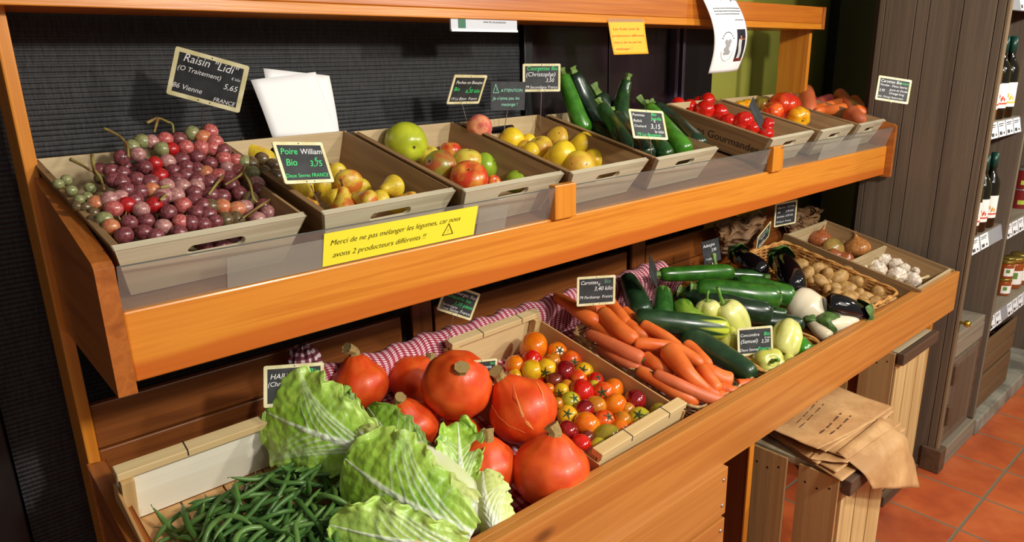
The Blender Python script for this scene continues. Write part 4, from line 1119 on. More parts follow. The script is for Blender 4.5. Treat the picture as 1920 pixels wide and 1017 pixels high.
def f_calyx(n=5, L=.55, z=.86, lift=.12):
    def f():
        mb = MB()
        for k in range(n):
            a = 2*PI*k/n; c_, s_ = math.cos(a), math.sin(a)
            pt = []
            for i in range(5):
                t_ = i/4; r = .04+L*t_; w_ = .085*(1-t_)**.7*(1 if i else .7)+.004
                zz = z+lift*math.sin(t_*PI)*.6-(.30*t_*t_)+(.12*t_**3)
                pt.append((r, w_, zz))
            vs = []
            for (r, w_, zz) in pt: vs += [(r*c_-w_*s_, r*s_+w_*c_, zz+.02), (r*c_+w_*s_, r*s_-w_*c_, zz+.02)]
            fs = [(2*i, 2*i+1, 2*i+3, 2*i+2) for i in range(4)]
            mb.add(vs, fs); mb.add([Vector(v)-Vector((0, 0, .02)) for v in vs], [tuple(reversed(f_)) for f_ in fs])
        mb.tube([(0, 0, z-.05), (.02, 0, z+.10), (.05, .02, z+.22)], [.05, .035, .045], 7)
        return mb.mesh('m', True)
    return f

# ---------------------------------------------------------------- grapes
GR = {k: skin('grape_'+n, a, b, 3, .3, coat=.25, sss=.08, kind='Object') for k, n, a, b in (
    ('d', 'dark_purple', S(98, 42, 48), S(138, 74, 78)), ('r', 'rose', S(168, 62, 62), S(196, 116, 108)), ('R', 'bright_red', S(150, 14, 22), S(186, 34, 34)),
    ('p', 'dusty_pink', S(156, 98, 100), S(190, 142, 132)), ('o', 'orange_pink', S(196, 92, 66), S(190, 140, 92)), ('g', 'pale_green', S(120, 124, 78), S(150, 148, 100)),
    ('k', 'brown_green', S(84, 66, 44), S(112, 92, 58)))}
def f_grape(): return mesh_lathe([(0 if i in (0, 12) else math.cos(-PI/2+PI*i/12), 1.07*math.sin(-PI/2+PI*i/12)) for i in range(13)], 20)
G = [(1238,68,'r'),(1180,115,'o'),(1098,85,'g'),(1170,195,'r'),(1250,200,'r'),(1275,150,'r'),(1052,190,'r'),(1000,130,'d'),(940,205,'R'),(895,130,'r'),(870,205,'g'),(790,150,'p'),(715,145,'g'),(640,185,'g'),(685,245,'p'),(560,270,'d'),(1335,225,'d'),(1340,280,'r'),(1140,265,'d'),(1020,285,'d'),(915,300,'p'),(815,315,'R'),(740,345,'d'),(1235,315,'d'),(1430,290,'r'),(1370,350,'p'),(1450,375,'r'),(1205,385,'o'),(1300,412,'r'),(1140,360,'d'),(1060,345,'d'),(955,370,'d'),(852,410,'R'),(1050,410,'d'),(1140,445,'d'),(1235,460,'d'),(570,390,'d'),(480,370,'d'),(500,440,'d'),(680,440,'d'),(600,520,'d'),(780,460,'d'),(905,485,'p'),(1025,490,'p'),(1130,490,'p'),(795,520,'o'),(700,530,'d'),(980,560,'p'),(1120,540,'d'),(1120,600,'d'),(1030,635,'r'),(920,690,'d'),(810,630,'R'),(605,630,'R'),(500,660,'r'),(470,590,'p'),(710,665,'p'),(1325,570,'d'),(1460,545,'d'),(1590,475,'p'),(1610,525,'d'),(1330,645,'o'),(1440,665,'o'),(1500,650,'p'),(1180,640,'d'),(1130,690,'d'),(1220,705,'d'),(1270,760,'d'),(1180,780,'d'),(1355,745,'k'),(1440,740,'k'),(1600,745,'p'),(1680,690,'p'),(1640,640,'d'),(620,765,'d'),(750,755,'d'),(480,795,'o'),(430,740,'g'),(580,860,'d'),(730,840,'d'),(880,795,'p'),(1010,760,'r'),(1090,770,'d'),(820,870,'d'),(1000,840,'d'),(370,620,'o'),(350,690,'k'),(180,520,'g'),(300,570,'g'),(240,590,'g'),(80,470,'g'),(140,440,'g'),(320,500,'g'),(290,650,'k'),(220,640,'k'),(340,740,'k'),(400,430,'k'),(1550,320,'k'),(1630,280,'k'),(1720,330,'k'),(1650,380,'k'),(1730,415,'k'),(1560,390,'g'),(1500,310,'g'),(1540,590,'k'),(1400,480,'d'),(1380,430,'d'),(980,440,'d'),(560,460,'d'),(400,570,'k'),(880,560,'p'),(860,590,'d'),(1240,640,'k'),(1240,560,'d'),(660,600,'d'),(550,580,'p')]
BC = [((200,550), 'small pale green grape bunch with tiny berries at the left side of its box'), ((560,740), 'grape bunch with bright red and orange berries at the front left corner of its box'),
      ((540,400), 'dark purple grape bunch below the thick bare stalk near the left hand slot'), ((840,230), 'grape bunch mixing green, pink and red berries at the back of the box'),
      ((930,560), 'dusky pink grape bunch in the middle of the heap with bright red berries'), ((1210,200), 'highest rose-red grape bunch, under the large tilted sign'),
      ((1000,760), 'dark grape bunch against the front wall of its box'), ((1240,470), 'purple grape bunch right of the middle of the heap with a bare green stalk'),
      ((1440,660), 'orange-pink grape bunch near the front right of its box with forked yellow stalks'), ((1630,360), 'brown-green grape bunch hanging over onto the speckled pears')]
def gheap(x, y):
    return .030+.092*math.exp(-((x-.385)/.115)**2-((y-1.34)/.15)**2)+.012*math.exp(-((x-.52)/.06)**2)
def gpos(gx, gy):
    y = 1.455-.295*(gy-60)/810
    if gx < 420: y = min(y+.02, 1.44)
    p = aty(90+gx*.2458, 230+gy*.2458, y)
    return p
buckets = [[] for _ in BC]
for (gx, gy, gc) in G:
    k = min(range(len(BC)), key=lambda i: (BC[i][0][0]-gx)**2+1.6*(BC[i][0][1]-gy)**2)
    p = gpos(gx, gy)
    rz = {True: 63, False: 57}[gy > 400]
    if gc in 'gk' and gx < 420: rz = 42
    buckets[k].append((p, wr(p, rz*.2458)*rnd.uniform(.97, 1.06), gc))
for (gx, gy) in [(rnd.uniform(350, 1560), rnd.uniform(240, 860)) for _ in range(80)]:   # berries of the layer below, seen in the gaps
    k = min(range(len(BC)), key=lambda i: (BC[i][0][0]-gx)**2+1.6*(BC[i][0][1]-gy)**2)
    p = gpos(gx, gy)-Vector((0, -.004, .024)); p.z = max(p.z, upz(p.y)+.018)
    buckets[k].append((p, .0125, 'd'))
stems = {2: [[(425,95,.15),(500,130,.15),(560,170,.14),(600,230,.12),(610,310,.10)]], 3: [[(750,50,.155),(830,15,.155),(900,40,.15),(940,60,.145),(950,120,.13)], [(830,20,.155),(805,120,.13)]],
         0: [[(335,300,.10),(350,400,.09),(400,480,.08),(425,560,.06)], [(170,330,.09),(250,370,.08),(330,420,.05)]], 8: [[(1495,365,.13),(1460,440,.12),(1340,520,.10)], [(1480,420,.125),(1530,520,.11),(1550,620,.09),(1580,650,.08)], [(1725,600,.10),(1560,710,.09),(1470,775,.07)]],
         7: [[(1325,450,.135),(1270,520,.13),(1215,595,.11)]], 4: [[(915,530,.13),(850,545,.12)], [(890,600,.125),(850,640,.11)]]}
for k, (cc, lab) in enumerate(BC):
    ps_ = buckets[k]
    if not ps_: continue
    cen = sum((p for p, _, _ in ps_), Vector())/len(ps_)
    b = thing('grape_bunch', lab, 'grapes', cen, group='bunches of grapes')
    for (p, r, gc) in ps_:
        me = get('grape', f_grape, GR[gc])
        o = link('grape', me, b); o.location = p-cen; o.scale = (r, r, r)
        o.rotation_euler = (rnd.uniform(0, 3), rnd.uniform(0, 3), rnd.uniform(0, 3))
    sm_ = skin('grape_stalk', S(150, 140, 70), S(120, 84, 46), 30, .6) if k == 0 else bpy.data.materials['grape_stalk']
    for ln in stems.get(k, []):
        pts = catmull([gpos(x, y)+Vector((0, -.012, .012))-cen for x, y, h in ln], 5)
        MB().tube(pts, [.0030-.0012*i/len(pts) for i in range(len(pts))], 7).build('bare_stalk', sm_, b, smooth=True)
    mb = MB()
    for (p, r, gc) in ps_[::2]:
        mb.tube([p-cen, (p-cen)*.55+Vector((0, 0, -.004)), (p-cen)*.1+Vector((0, 0, -.01))], .0012, 5)
    mb.build('stalk', sm_, b, smooth=True)

# ---------------------------------------------------------------- pears
M['pear'] = skin('speckled_yellow_pear', S(214, 194, 50), S(222, 170, 52), 2.2, .38, S(86, 60, 16), 11, (.18, .3), lo=.4, hi=.7)
M['pear_r'] = skin('russet_blush_pear', S(214, 182, 62), S(204, 112, 44), 1.6, .38, S(96, 52, 16), 11, (.16, .28), lo=.42, hi=.58)
def pear_profile():
    tab = [(0, 0), (.04, .42), (.12, .78), (.24, .98), (.36, 1.0), (.5, .88), (.64, .66), (.78, .46), (.9, .36), (.97, .24), (1, 0)]
    pr = []
    for i in range(25):
        t_ = i/24; r = interp(tab, t_)
        pr.append((r if 0 < i < 24 else 0, -1.0+2.75*t_))
    # smooth
    out = [pr[0]]
    for a, b, c_ in zip(pr, pr[1:], pr[2:]): out.append((.25*a[0]+.5*b[0]+.25*c_[0], b[1]))
    out.append(pr[-1]); return out
def f_pear(): return mesh_lathe(pear_profile(), 28, lambda a, z: 1+.025*math.sin(2*a+z)+.02*math.sin(3*a))
def f_pearstem(): return MB().tube([(0, 0, 1.68), (.03, 0, 1.95), (.12, .03, 2.3)], [.075, .06, .09], 8).mesh('m', True)
# (blossom px, stem px, radius px, height, red, label)
PE = [((690,377), (612,361), 17, .062, 1, 'large blushed pear lying lengthwise in front of the Poire sign'),
      ((647,390), (651,350), 21, .040, 1, 'pear at the front board of its box with its dark stem pointing up'),
      ((738,350), (694,362), 17, .055, 0, 'green-yellow speckled pear lying at the right of the pear heap'),
      ((652,342), (636,322), 21, .050, 1, 'speckled pear with a russet cap, right of the Poire sign'),
      ((712,376), (700,392), 15, .035, 0, 'dull green pear low in the heap behind the front board'),
      ((770,377), (733,368), 14, .035, 1, 'small orange-blushed pear with its stem to the left, at the right front'),
      ((556,352), (592,362), 19, .055, 0, 'speckled pear below the Poire sign, at the left board'),
      ((576,388), (610,380), 14, .040, 1, 'reddish pear with a dark stem in the front left corner of its box'),
      ((606,346), (640,350), 15, .040, 0, 'yellow pear just under the lower edge of the Poire sign'),
      ((632,322), (612,300), 14, .035, 0, 'yellow pear right behind the Poire sign'),
      ((490,300), (464,270), 20, .045, 0, 'yellow pear at the back corner with its thin stem standing up'),
      ((530,322), (500,296), 23, .050, 0, 'big speckled yellow pear partly behind the overhanging grapes'),
      ((560,310), (590,290), 20, .040, 0, 'yellow pear hidden for the most part by the Poire sign'),
      ((585,330), (600,350), 18, .030, 0, 'yellow pear in the lower layer under the Poire sign'),
      ((752,392), (700,398), 13, .022, 0, 'pear seen through the hand slot of its box'),
      ((628,372), (600,366), 15, .025, 0, 'pear in the bottom layer in front of the Poire sign'), ((548,338), (530,350), 16, .035, 0, 'yellow pear at the left board just below the grapes'),
      ((676,352), (668,340), 15, .020, 0, 'pear in the bottom layer between the russet-capped one and the speckled right one'), ((575,352), (560,340), 16, .03, 0, 'speckled pear under the lower left corner of the Poire sign')]
for (b_, s_, rp, h, red, lab) in PE:
    a = up(b_[0], b_[1], h+.008); r = wr(a, rp)*1.30
    c_ = up(s_[0], s_[1], h+.008)
    ax = (c_-a); ax = ax.normalized() if ax.length > .004 else Vector((0, 0, 1))
    if b_ == (647, 390): ax = Vector((.05, .15, 1)).normalized()
    if b_ == (490, 300): ax = Vector((-.5, .3, .8)).normalized()
    place('pear', lab, 'pear', a, r, ax, [('flesh', 'pear', f_pear, M['pear_r'] if red else M['pear']), ('stem', 'pearstem', f_pearstem, M['stem_b'])], 'pears in the second box', sc=(1, 1, .86))

# ---------------------------------------------------------------- apples, peach, yellow apples
AP = lambda n, a, b, **k: skin('apple_'+n, a, b, k.pop('scale', 1.3), .28, coat=.25, **k)
M['ap_green'] = AP('green_yellow', S(196, 206, 52), S(176, 186, 40), spots=S(110, 100, 30), spotscale=7, sp=(.05, .09))
M['ap_brown'] = AP('green_russet', S(150, 146, 50), S(178, 92, 48), lo=.4, hi=.6)
M['ap_yel'] = AP('yellow', S(220, 200, 74), S(204, 150, 60), lo=.45, hi=.7)
M['ap_red'] = AP('red_orange', S(222, 150, 54), S(212, 66, 36), lo=.35, hi=.55)
M['ap_gre'] = AP('green', S(158, 190, 50), S(140, 170, 40))
def f_apple(): return mesh_lathe(me_apple(), 30, lambda a, z: 1+.02*math.sin(5*a)*max(0, -z)+.02*math.sin(2*a))
def f_scar():
    mb = MB()
    for k in range(5):
        a = 2*PI*k/5; mb.tube([(.02*math.cos(a), .02*math.sin(a), -.80), (.09*math.cos(a), .09*math.sin(a), -.86)], [.03, .012], 5)
    return mb.mesh('m', True)
APL = [(763,269,37,.075,(-.5,.35,-.75),'ap_green','very large green-yellow apple with a dark blossom scar, standing out of its box'),
       (823,312,30,.048,(.5,-.2,-.7),'ap_brown','brownish green apple with a red flush, right beside the very large one'),
       (803,294,20,.030,(0,.6,.5),'ap_yel','yellow apple tucked between the very large apple and the brownish one'),
       (845,286,20,.034,(0,.9,.2),'ap_red','orange apple at the back of the apple group'),
       (876,306,27,.042,(.1,.9,.3),'ap_yel','pale yellow apple with a pink blush in the middle of the group'),
       (908,312,23,.036,(.8,.3,.2),'ap_gre','plain bright green apple at the right of the group'),
       (880,337,33,.045,(0,.55,.8),'ap_red','red and orange apple in front with its hollow and stem facing up'),
       (925,342,13,.030,(.3,.2,.8),'ap_red','small orange-red apple peeping out right of the front one'),
       (970,341,21,.026,(.3,.8,.4),'ap_gre','lone green apple low at the front board, seen through the slot')]
for (px, py, rp, h, ax, m_, lab) in APL:
    p = up(px, py, h); place('apple', lab, 'apple', p, wr(p, rp)*1.07, cdir(*ax), [('flesh', 'apple', f_apple, M[m_]), ('stem', 'apstem', f_stem(.30, .035, .1), M['stem_b']), ('blossom_scar', 'scar', f_scar, M['stem_b'])], 'apples in the third box')
p = up(899, 240, .095); p = aty(899, 239, 1.435)
M['peach'] = skin('peach_fuzz', S(232, 150, 104), S(206, 92, 82), 1.4, .75, lo=.4, hi=.6)
def f_peach():
    def rf(a, z): return 1-.10*math.exp(-((a-PI)/.28)**2)
    return mesh_lathe(me_apple(28, .16, .02, .95, 0), 40, rf)
place('peach', 'single pink peach resting at the back of the yellow apple box', 'peach', p, wr(p, 24), cdir(-.1, -.2, .9), [('flesh', 'peach', f_peach, M['peach'])], spin=.6)
M['yap'] = skin('small_yellow_apple', S(242, 210, 40), S(236, 192, 36), 2, .35, S(120, 76, 20), 3.2, (.08, .13), coat=.15)
M['yap2'] = skin('blemished_yellow_apple', S(230, 196, 56), S(216, 160, 60), 1.6, .4, S(90, 52, 20), 2.2, (.13, .22), coat=.1)
YA = [(959,264,21,.040,0,'yellow apple at the back left, below the ATTENTION sign'),(991,266,13,.040,0,'small round yellow apple second from the left in the back row'),(1013,279,21,.045,1,'yellow apple with brown marks in the middle left of the heap'),
      (1049,263,22,.048,1,'yellow apple with a dark scar at the back middle of the heap'),(1093,276,24,.050,0,'smooth yellow apple at the right end of the back row'),(1054,293,26,.055,0,'large yellow apple in the centre of the heap'),
      (984,279,14,.030,1,'brown-patched yellow apple near the left side board'),(996,287,17,.036,0,'yellow apple low at the left board'),(1036,304,18,.030,0,'yellow apple half hidden at the front left of the heap'),
      (1088,313,27,.045,1,'yellow apple with orange speckles right behind the front board'),(1113,303,20,.032,0,'greenish yellow apple between the front one and the scarred one'),(1156,301,26,.040,1,'yellow apple with a twisting brown scar, apart at the right'),
      (1150,318,16,.020,0,'yellow apple seen through the hand slot'),(1070,280,18,.020,0,'yellow apple in the lower layer of the heap')]
for (px, py, rp, h, sc_, lab) in YA:
    p = up(px, py, h); ax = cdir(rnd.uniform(-.6, .6), rnd.uniform(-.2, .9), rnd.uniform(-.7, .5))
    place('yellow_apple', lab, 'apple', p, wr(p, rp)*1.14, ax, [('flesh', 'apple', f_apple, M['yap2'] if sc_ else M['yap']), ('stem', 'apstem', f_stem(.30, .035, .1), M['stem_b'])], 'small yellow apples in the fourth box')

# ---------------------------------------------------------------- tomatoes on the upper shelf
TM = {}
def tmat(k, a, b, **kw): TM[k] = skin('tomato_'+k, a, b, kw.pop('scale', 1.2), .12, coat=.6, lo=kw.pop('lo', .4), hi=kw.pop('hi', .6), **kw)
tmat('red', S(214, 30, 18), S(196, 26, 16)); tmat('deep_red', S(152, 20, 22), S(120, 16, 22)); tmat('orange', S(238, 132, 20), S(228, 108, 16)); tmat('red_orange', S(222, 66, 20), S(232, 104, 26))
tmat('yellow', S(236, 190, 34), S(228, 160, 26)); tmat('green_yellow', S(176, 172, 34), S(206, 178, 44)); tmat('olive', S(140, 128, 30), S(160, 140, 40)); tmat('brown_red', S(128, 52, 30), S(104, 36, 26)); tmat('amber', S(214, 132, 30), S(190, 116, 28))
def f_tom(): return mesh_lathe(me_apple(24, .12, .02, .88, 0), 28, lambda a, z: 1+.015*math.sin(5*a))
def f_tomlong(): return mesh_lathe(me_apple(24, .04, .0, 1.28, .03), 26)
TU = [(1270,197,13,.075,'at the back left corner of its box'),(1293,201,13,.07,'second from the back left, low in the heap'),(1309,193,12,.07,'wedged behind the topmost one'),(1325,190,14,.085,'topmost of the left heap'),
      (1321,207,16,.075,'largest of the left heap, against the printed side'),(1349,211,15,.07,'at the right of the left heap'),(1366,228,14,.05,'half sunk between the two heaps'),(1393,229,18,.06,'large and round, just left of the edge-on sign'),
      (1411,240,12,.05,'dark and small beneath the edge-on sign'),(1441,236,14,.06,'right of the edge-on sign'),(1456,241,11,.055,'with a pale star mark, near the front right'),(1436,252,13,.035,'low against the front board'),(1462,252,13,.035,'in the front right corner of its box')]
for (px, py, rp, h, lab) in TU:
    p = up(px, py, h); place('tomato', 'shiny red tomato in the printed box, '+lab, 'tomato', p, wr(p, rp)*1.15, cdir(rnd.uniform(-.6, .6), rnd.uniform(-.9, .4), rnd.uniform(-.4, .6)), [('flesh', 'tom', f_tom, TM['red'])], 'red tomatoes in the printed box')
def f_ribbed(k=7, am=.09):
    def f(): return mesh_lathe(me_apple(24, .22, .1, .82, .0), 56, lambda a, z: 1+am*abs(math.cos(k*a/2))-am*.5)
    return f
M['hy'] = skin('heirloom_yellow', S(240, 176, 28), S(232, 150, 22), 1.5, .2, coat=.4); M['hr'] = skin('heirloom_red', S(206, 44, 20), S(222, 74, 26), 1.3, .15, coat=.6, lo=.45, hi=.6)
M['hor'] = skin('heirloom_red_orange', S(220, 52, 24), S(238, 106, 34), 1.4, .15, coat=.5); M['hg'] = skin('heirloom_green_brown', S(120, 124, 40), S(150, 100, 40), 1.4, .2, coat=.4)
for (px, py, rp, h, m_, ax, lab) in ((1470,197,24,.100,'hr',(.1,.9,.2),'biggest ribbed red tomato at the back of its box'),(1447,211,18,.085,'hor',(-.5,.6,.3),'red-orange tomato lying in front of the biggest ribbed one'),
        (1497,222,18,.078,'hy',(.2,-.5,.8),'ribbed golden yellow tomato, front right of its box'),(1388,200,11,.075,'hy',(0,.8,.4),'small yellow tomato at the back left of its box'),
        (1402,197,11,.080,'hy',(0,.8,.4),'yellow tomato streaked orange, second from the back left'),(1428,195,13,.085,'hg',(0,.8,.4),'green-brown tomato left of the biggest red one'),(1474,226,14,.055,'hor',(.1,.5,.8),'red-orange tomato in the lower layer at the front')):
    p = up(px, py, h); place('heirloom_tomato', lab, 'tomato', p, wr(p, rp)*1.2, cdir(*ax), [('flesh', 'rib', f_ribbed(), M[m_]), ('calyx', 'calyxs', f_calyx(5, .4, .62), M['calyx'])], 'large ribbed tomatoes in the seventh box')

# ---------------------------------------------------------------- long vegetables
def long_veg(name, label, cat, pts, prof, mat, ends=(), group=None, n=22, k=8, wob=.03, flat=1.0):
    # pts: world centre line; prof: (t, radius) table
    P = catmull(pts, k); m_ = len(P)
    L = [0]
    for a, b in zip(P, P[1:]): L.append(L[-1]+(b-a).length)
    # rounded ends: denser sampling near both ends
    ts = [0, .008, .02, .04, .07]+[.1+.8*i/18 for i in range(19)]+[.93, .96, .98, .992, 1]
    Q = []
    for t_ in ts:
        s_ = t_*L[-1]; i = max(j for j in range(m_-1) if L[j] <= s_+1e-12)
        Q.append(P[i].lerp(P[i+1], min(1, (s_-L[i])/max(L[i+1]-L[i], 1e-9))))
    cen = sum(Q, Vector())/len(Q)
    root = thing(name, label, cat, cen, group=group)
    o = MB().tube([q-cen for q in Q], [max(.0004, interp(prof, t_)) for t_ in ts], n, uv=True, wob=wob, seed=rnd.random()*9, flat=flat).build('flesh', mat, root, smooth=True)
    for e in ends:
        e(root, Q, cen)
    return root
def round_prof(r0, r1, e=.07, tip0=.35, tip1=.35):
    return [(0, r0*tip0*.6), (.008, r0*tip0), (.02, r0*(tip0+(1-tip0)*.42)), (.04, r0*(tip0+(1-tip0)*.68)), (.07, r0*(tip0+(1-tip0)*.87)), (.12, r0), (.5, (r0+r1)/2*1.03), (.88, r1), (.93, r1*(tip1+(1-tip1)*.87)), (.96, r1*(tip1+(1-tip1)*.68)), (.98, r1*(tip1+(1-tip1)*.42)), (.992, r1*tip1), (1, r1*tip1*.5)]
def end_stem(at0=True, r=.006, L_=.02, mat='stem_g', flare=1.25, lobes=True):
    def f(root, Q, cen):
        a, b = (Q[0], Q[3]) if at0 else (Q[-1], Q[-4])
        d = (a-b).normalized(); a = a-cen
        MB().tube([a-d*.004, a+d*L_*.5, a+d*L_], [r*1.15, r*.85, r*flare], 6).build('stem', M[mat], root)
    return f
def veg_shader(name, dark, light, tip=None, tipc=None, speck=None, rough=.28, stripes=0, tipend=1):
    t = NT(name); v = t.co()
    uvn = t.n('ShaderNodeUVMap'); sp = t.n('ShaderNodeSeparateXYZ'); t.l(uvn.outputs[0], sp.inputs[0])
    c = t.ramp(t.noise(v, 30, 3), [(.4, dark), (.65, light)])
    st = t.math('SINE', t.math('MULTIPLY', sp.outputs[0], 2*PI*max(stripes, 9)))
    if stripes:
        c = t.mix(t.math('MULTIPLY', t.math('GREATER_THAN', t.math('ADD', st, t.math('MULTIPLY', t.noise(v, 60, 2), .6)), .75), .35), c, light)
    if speck:
        vo = t.n('ShaderNodeTexVoronoi'); t.l(v, vo.inputs['Vector']); vo.inputs['Scale'].default_value = 330
        c = t.mix(t.math('MULTIPLY', t.ramp(vo.outputs['Distance'], [(.15, WHT), (.3, BLK)]), .5), c, speck)
    if tip:
        # stripes of the tip colour run down from one end
        vv = sp.outputs[1] if tipend else t.math('SUBTRACT', 1.0, sp.outputs[1])
        g_ = t.math('SUBTRACT', vv, t.math('MULTIPLY', t.math('ADD', st, 1.0), .13))
        f_ = t.ramp(g_, [(tip, BLK), (min(.999, tip+.16), WHT)])
        c = t.mix(f_, c, tipc)
    t.base(c).set(Roughness=rough, Coat_Weight=.3, Coat_Roughness=.15); t.bump(t.noise(v, 25, 2), .15, .003)
    return t.m
M['zuc'] = veg_shader('courgette_skin', S(22, 54, 22), S(34, 76, 26), speck=S(70, 110, 44), rough=.25)
M['zuc_l'] = veg_shader('light_courgette_skin', S(50, 112, 22), S(74, 140, 34), speck=S(120, 170, 60), rough=.25)
M['zuc_m'] = veg_shader('mid_courgette_skin', S(36, 84, 22), S(54, 108, 28), speck=S(90, 140, 50), rough=.25, tip=.9, tipc=S(140, 160, 50))
M['zuc_d'] = veg_shader('dark_courgette_skin', S(20, 38, 24), S(30, 54, 32), speck=S(56, 82, 50), rough=.25)
M['cuc'] = veg_shader('cucumber_skin', S(30, 58, 34), S(42, 76, 42), stripes=0, rough=.32)
M['cuc_t'] = veg_shader('cucumber_yellow_tip', S(32, 60, 34), S(46, 78, 42), tip=.62, tipc=S(196, 208, 60), rough=.32, stripes=0)
M['cuc_s'] = veg_shader('cucumber_striped', S(36, 84, 34), S(60, 110, 44), tip=.66, tipc=S(130, 160, 60), rough=.32, stripes=9)
M['cuc_y'] = veg_shader('cucumber_pale', S(120, 158, 48), S(158, 186, 64), tip=.5, tipc=S(86, 130, 40), rough=.32)
def Y(px, py, y): return aty(px, py, y)
def zucchini(label, pts, r0, r1, mat, stem0=True, group='courgettes on the upper shelf', stemL=.018):
    d = depth(pts[0]); e = depth(pts[-1])
    return long_veg('courgette', label, 'courgette', pts, round_prof(r0*1.28*d/F, r1*1.28*e/F, tip0=.62, tip1=.30), M[mat], [end_stem(True, r0*d/F*.66, stemL)] if stem0 else (), group, wob=.02)
zucchini('bright green courgette leaning highest at the left of its box, next to the Courgettes sign', [Y(1056,140,1.475), Y(1070,180,1.45), Y(1085,222,1.42), Y(1100,252,1.40)], 10, 14, 'zuc_l')
zucchini('thick dark courgette leaning behind the bright green one', [Y(1075,137,1.50), Y(1094,185,1.48), Y(1120,235,1.44), Y(1138,262,1.42)], 14, 19, 'zuc_d')
zucchini('upright curved courgette with a pale cut stem, in the middle of its box', [Y(1176,150,1.40), Y(1168,178,1.40), Y(1165,210,1.38), Y(1176,245,1.36)], 9, 14, 'zuc')
zucchini('courgette with a ribbed pale stalk pointing up, left of the upright curved one', [Y(1121,178,1.46), Y(1128,190,1.45), Y(1145,215,1.43), Y(1170,250,1.42)], 14, 15, 'zuc_d', stemL=.035)
zucchini('dark courgette with a light stem running down from the middle of its box', [Y(1126,196,1.38), Y(1145,225,1.34), Y(1166,258,1.27), Y(1186,290,1.22)], 10, 14, 'zuc')
zucchini('dark courgette lying between the upright one and the 3,15 sign', [Y(1150,215,1.36), Y(1172,245,1.30), Y(1200,275,1.22), Y(1218,295,1.17)], 13, 16, 'zuc_d')
zucchini('courgette lying under the 3,15 sign', [Y(1190,225,1.34), Y(1215,255,1.27), Y(1240,282,1.19), Y(1256,300,1.16)], 12, 15, 'zuc')
zucchini('vivid light green courgette right of the 3,15 sign', [Y(1215,200,1.36), Y(1238,228,1.30), Y(1265,262,1.22), Y(1290,290,1.165)], 11, 16, 'zuc_l')
zucchini('long dark courgette at the right side of its box', [Y(1226,198,1.41), Y(1258,226,1.35), Y(1292,260,1.26), Y(1314,282,1.20)], 12, 19, 'zuc_d')
zucchini('courgette with a long green stalk tucked behind the 3,15 sign', [Y(1213,202,1.44), Y(1225,215,1.42), Y(1245,235,1.40), Y(1262,250,1.38)], 11, 14, 'zuc', stemL=.045)
zucchini('dark courgette in the bottom layer of its box', [Y(1110,235,1.42), Y(1140,255,1.36), Y(1175,285,1.28), Y(1190,300,1.24)], 13, 15, 'zuc_d', stem0=False)

# lower tray: courgettes, cucumbers
L_ = low
gl_ = 'courgettes in the lower tray'
zucchini('topmost green courgette lying across, right of the edge-on sign', [L_(1236,515,.150), L_(1280,514,.155), L_(1330,512,.155), L_(1374,511,.150)], 11, 12.5, 'zuc_m', group=gl_)
zucchini('dark courgette whose cut end shows between the topmost one and the aubergines', [L_(1432,520,.13), L_(1405,518,.13), L_(1375,517,.13), L_(1350,516,.13)], 9, 11, 'zuc', group=gl_)
zucchini('broad courgette lying across the middle of the pile', [L_(1304,540,.155), L_(1350,545,.16), L_(1410,554,.16), L_(1461,560,.155)], 15, 20, 'zuc_m', group=gl_)
zucchini('courgette behind the broad one, ending in a pale green patch', [L_(1380,530,.135), L_(1420,540,.135), L_(1455,551,.13), L_(1487,558,.125)], 15, 18, 'zuc_m', stem0=False, group=gl_)
zucchini('long dark courgette under the broad one', [L_(1283,548,.125), L_(1330,562,.13), L_(1390,580,.13), L_(1447,590,.125)], 15, 19, 'zuc_d', group=gl_)
zucchini('dark courgette end pointing right, above the pale lobed pepper', [L_(1420,602,.095), L_(1455,606,.095), L_(1480,609,.09), L_(1502,612,.085)], 14, 15, 'zuc_d', stem0=False, group=gl_)
zucchini('small courgette end between the two dark ones at the right', [L_(1430,585,.10), L_(1445,586,.10), L_(1460,588,.10), L_(1474,590,.10)], 8, 9, 'zuc', stem0=False, group=gl_)
zucchini('courgette standing behind the topmost one with its green stalk up', [L_(1342,500,.14), L_(1345,515,.12), L_(1350,530,.10), L_(1356,545,.08)], 7, 10, 'zuc', group=gl_, stemL=.045)
zucchini('dark courgette deep in the pile, left of the broad one', [L_(1262,556,.09), L_(1290,562,.09), L_(1330,580,.09), L_(1360,592,.09)], 12, 15, 'zuc_d', group=gl_)
def cucumber(label, pts, r0, r1, mat):
    d = depth(pts[0]); e = depth(pts[-1])
    return long_veg('cucumber', label, 'cucumber', pts, round_prof(r0*1.18*d/F, r1*1.18*e/F, tip0=.42, tip1=.25), M[mat], (), 'cucumbers in the carrot basket', wob=.03)
cucumber('dark cucumber standing up against the back, right of the Carottes sign', [L_(1203,597,.10), L_(1198,575,.115), L_(1188,550,.125), L_(1175,521,.13)], 21, 15, 'cuc')
cucumber('short striped cucumber end standing beside the tall dark one', [L_(1242,604,.10), L_(1242,585,.11), L_(1242,565,.115), L_(1242,545,.12)], 18, 15, 'cuc_s')
cucumber('yellow-green ridged cucumber end left of the pale pepper with the stalk', [L_(1315,612,.10), L_(1300,602,.105), L_(1285,590,.11), L_(1278,572,.115)], 19, 17, 'cuc_y')
cucumber('large cucumber lying across with a striped yellow tip', [L_(1188,596,.135), L_(1235,602,.14), L_(1300,610,.14), L_(1366,618,.135)], 17, 19, 'cuc_t')
cucumber('large dark cucumber in front, pointing to the fascia', [L_(1278,632,.10), L_(1320,650,.105), L_(1370,678,.105), L_(1416,708,.10)], 22, 18, 'cuc')

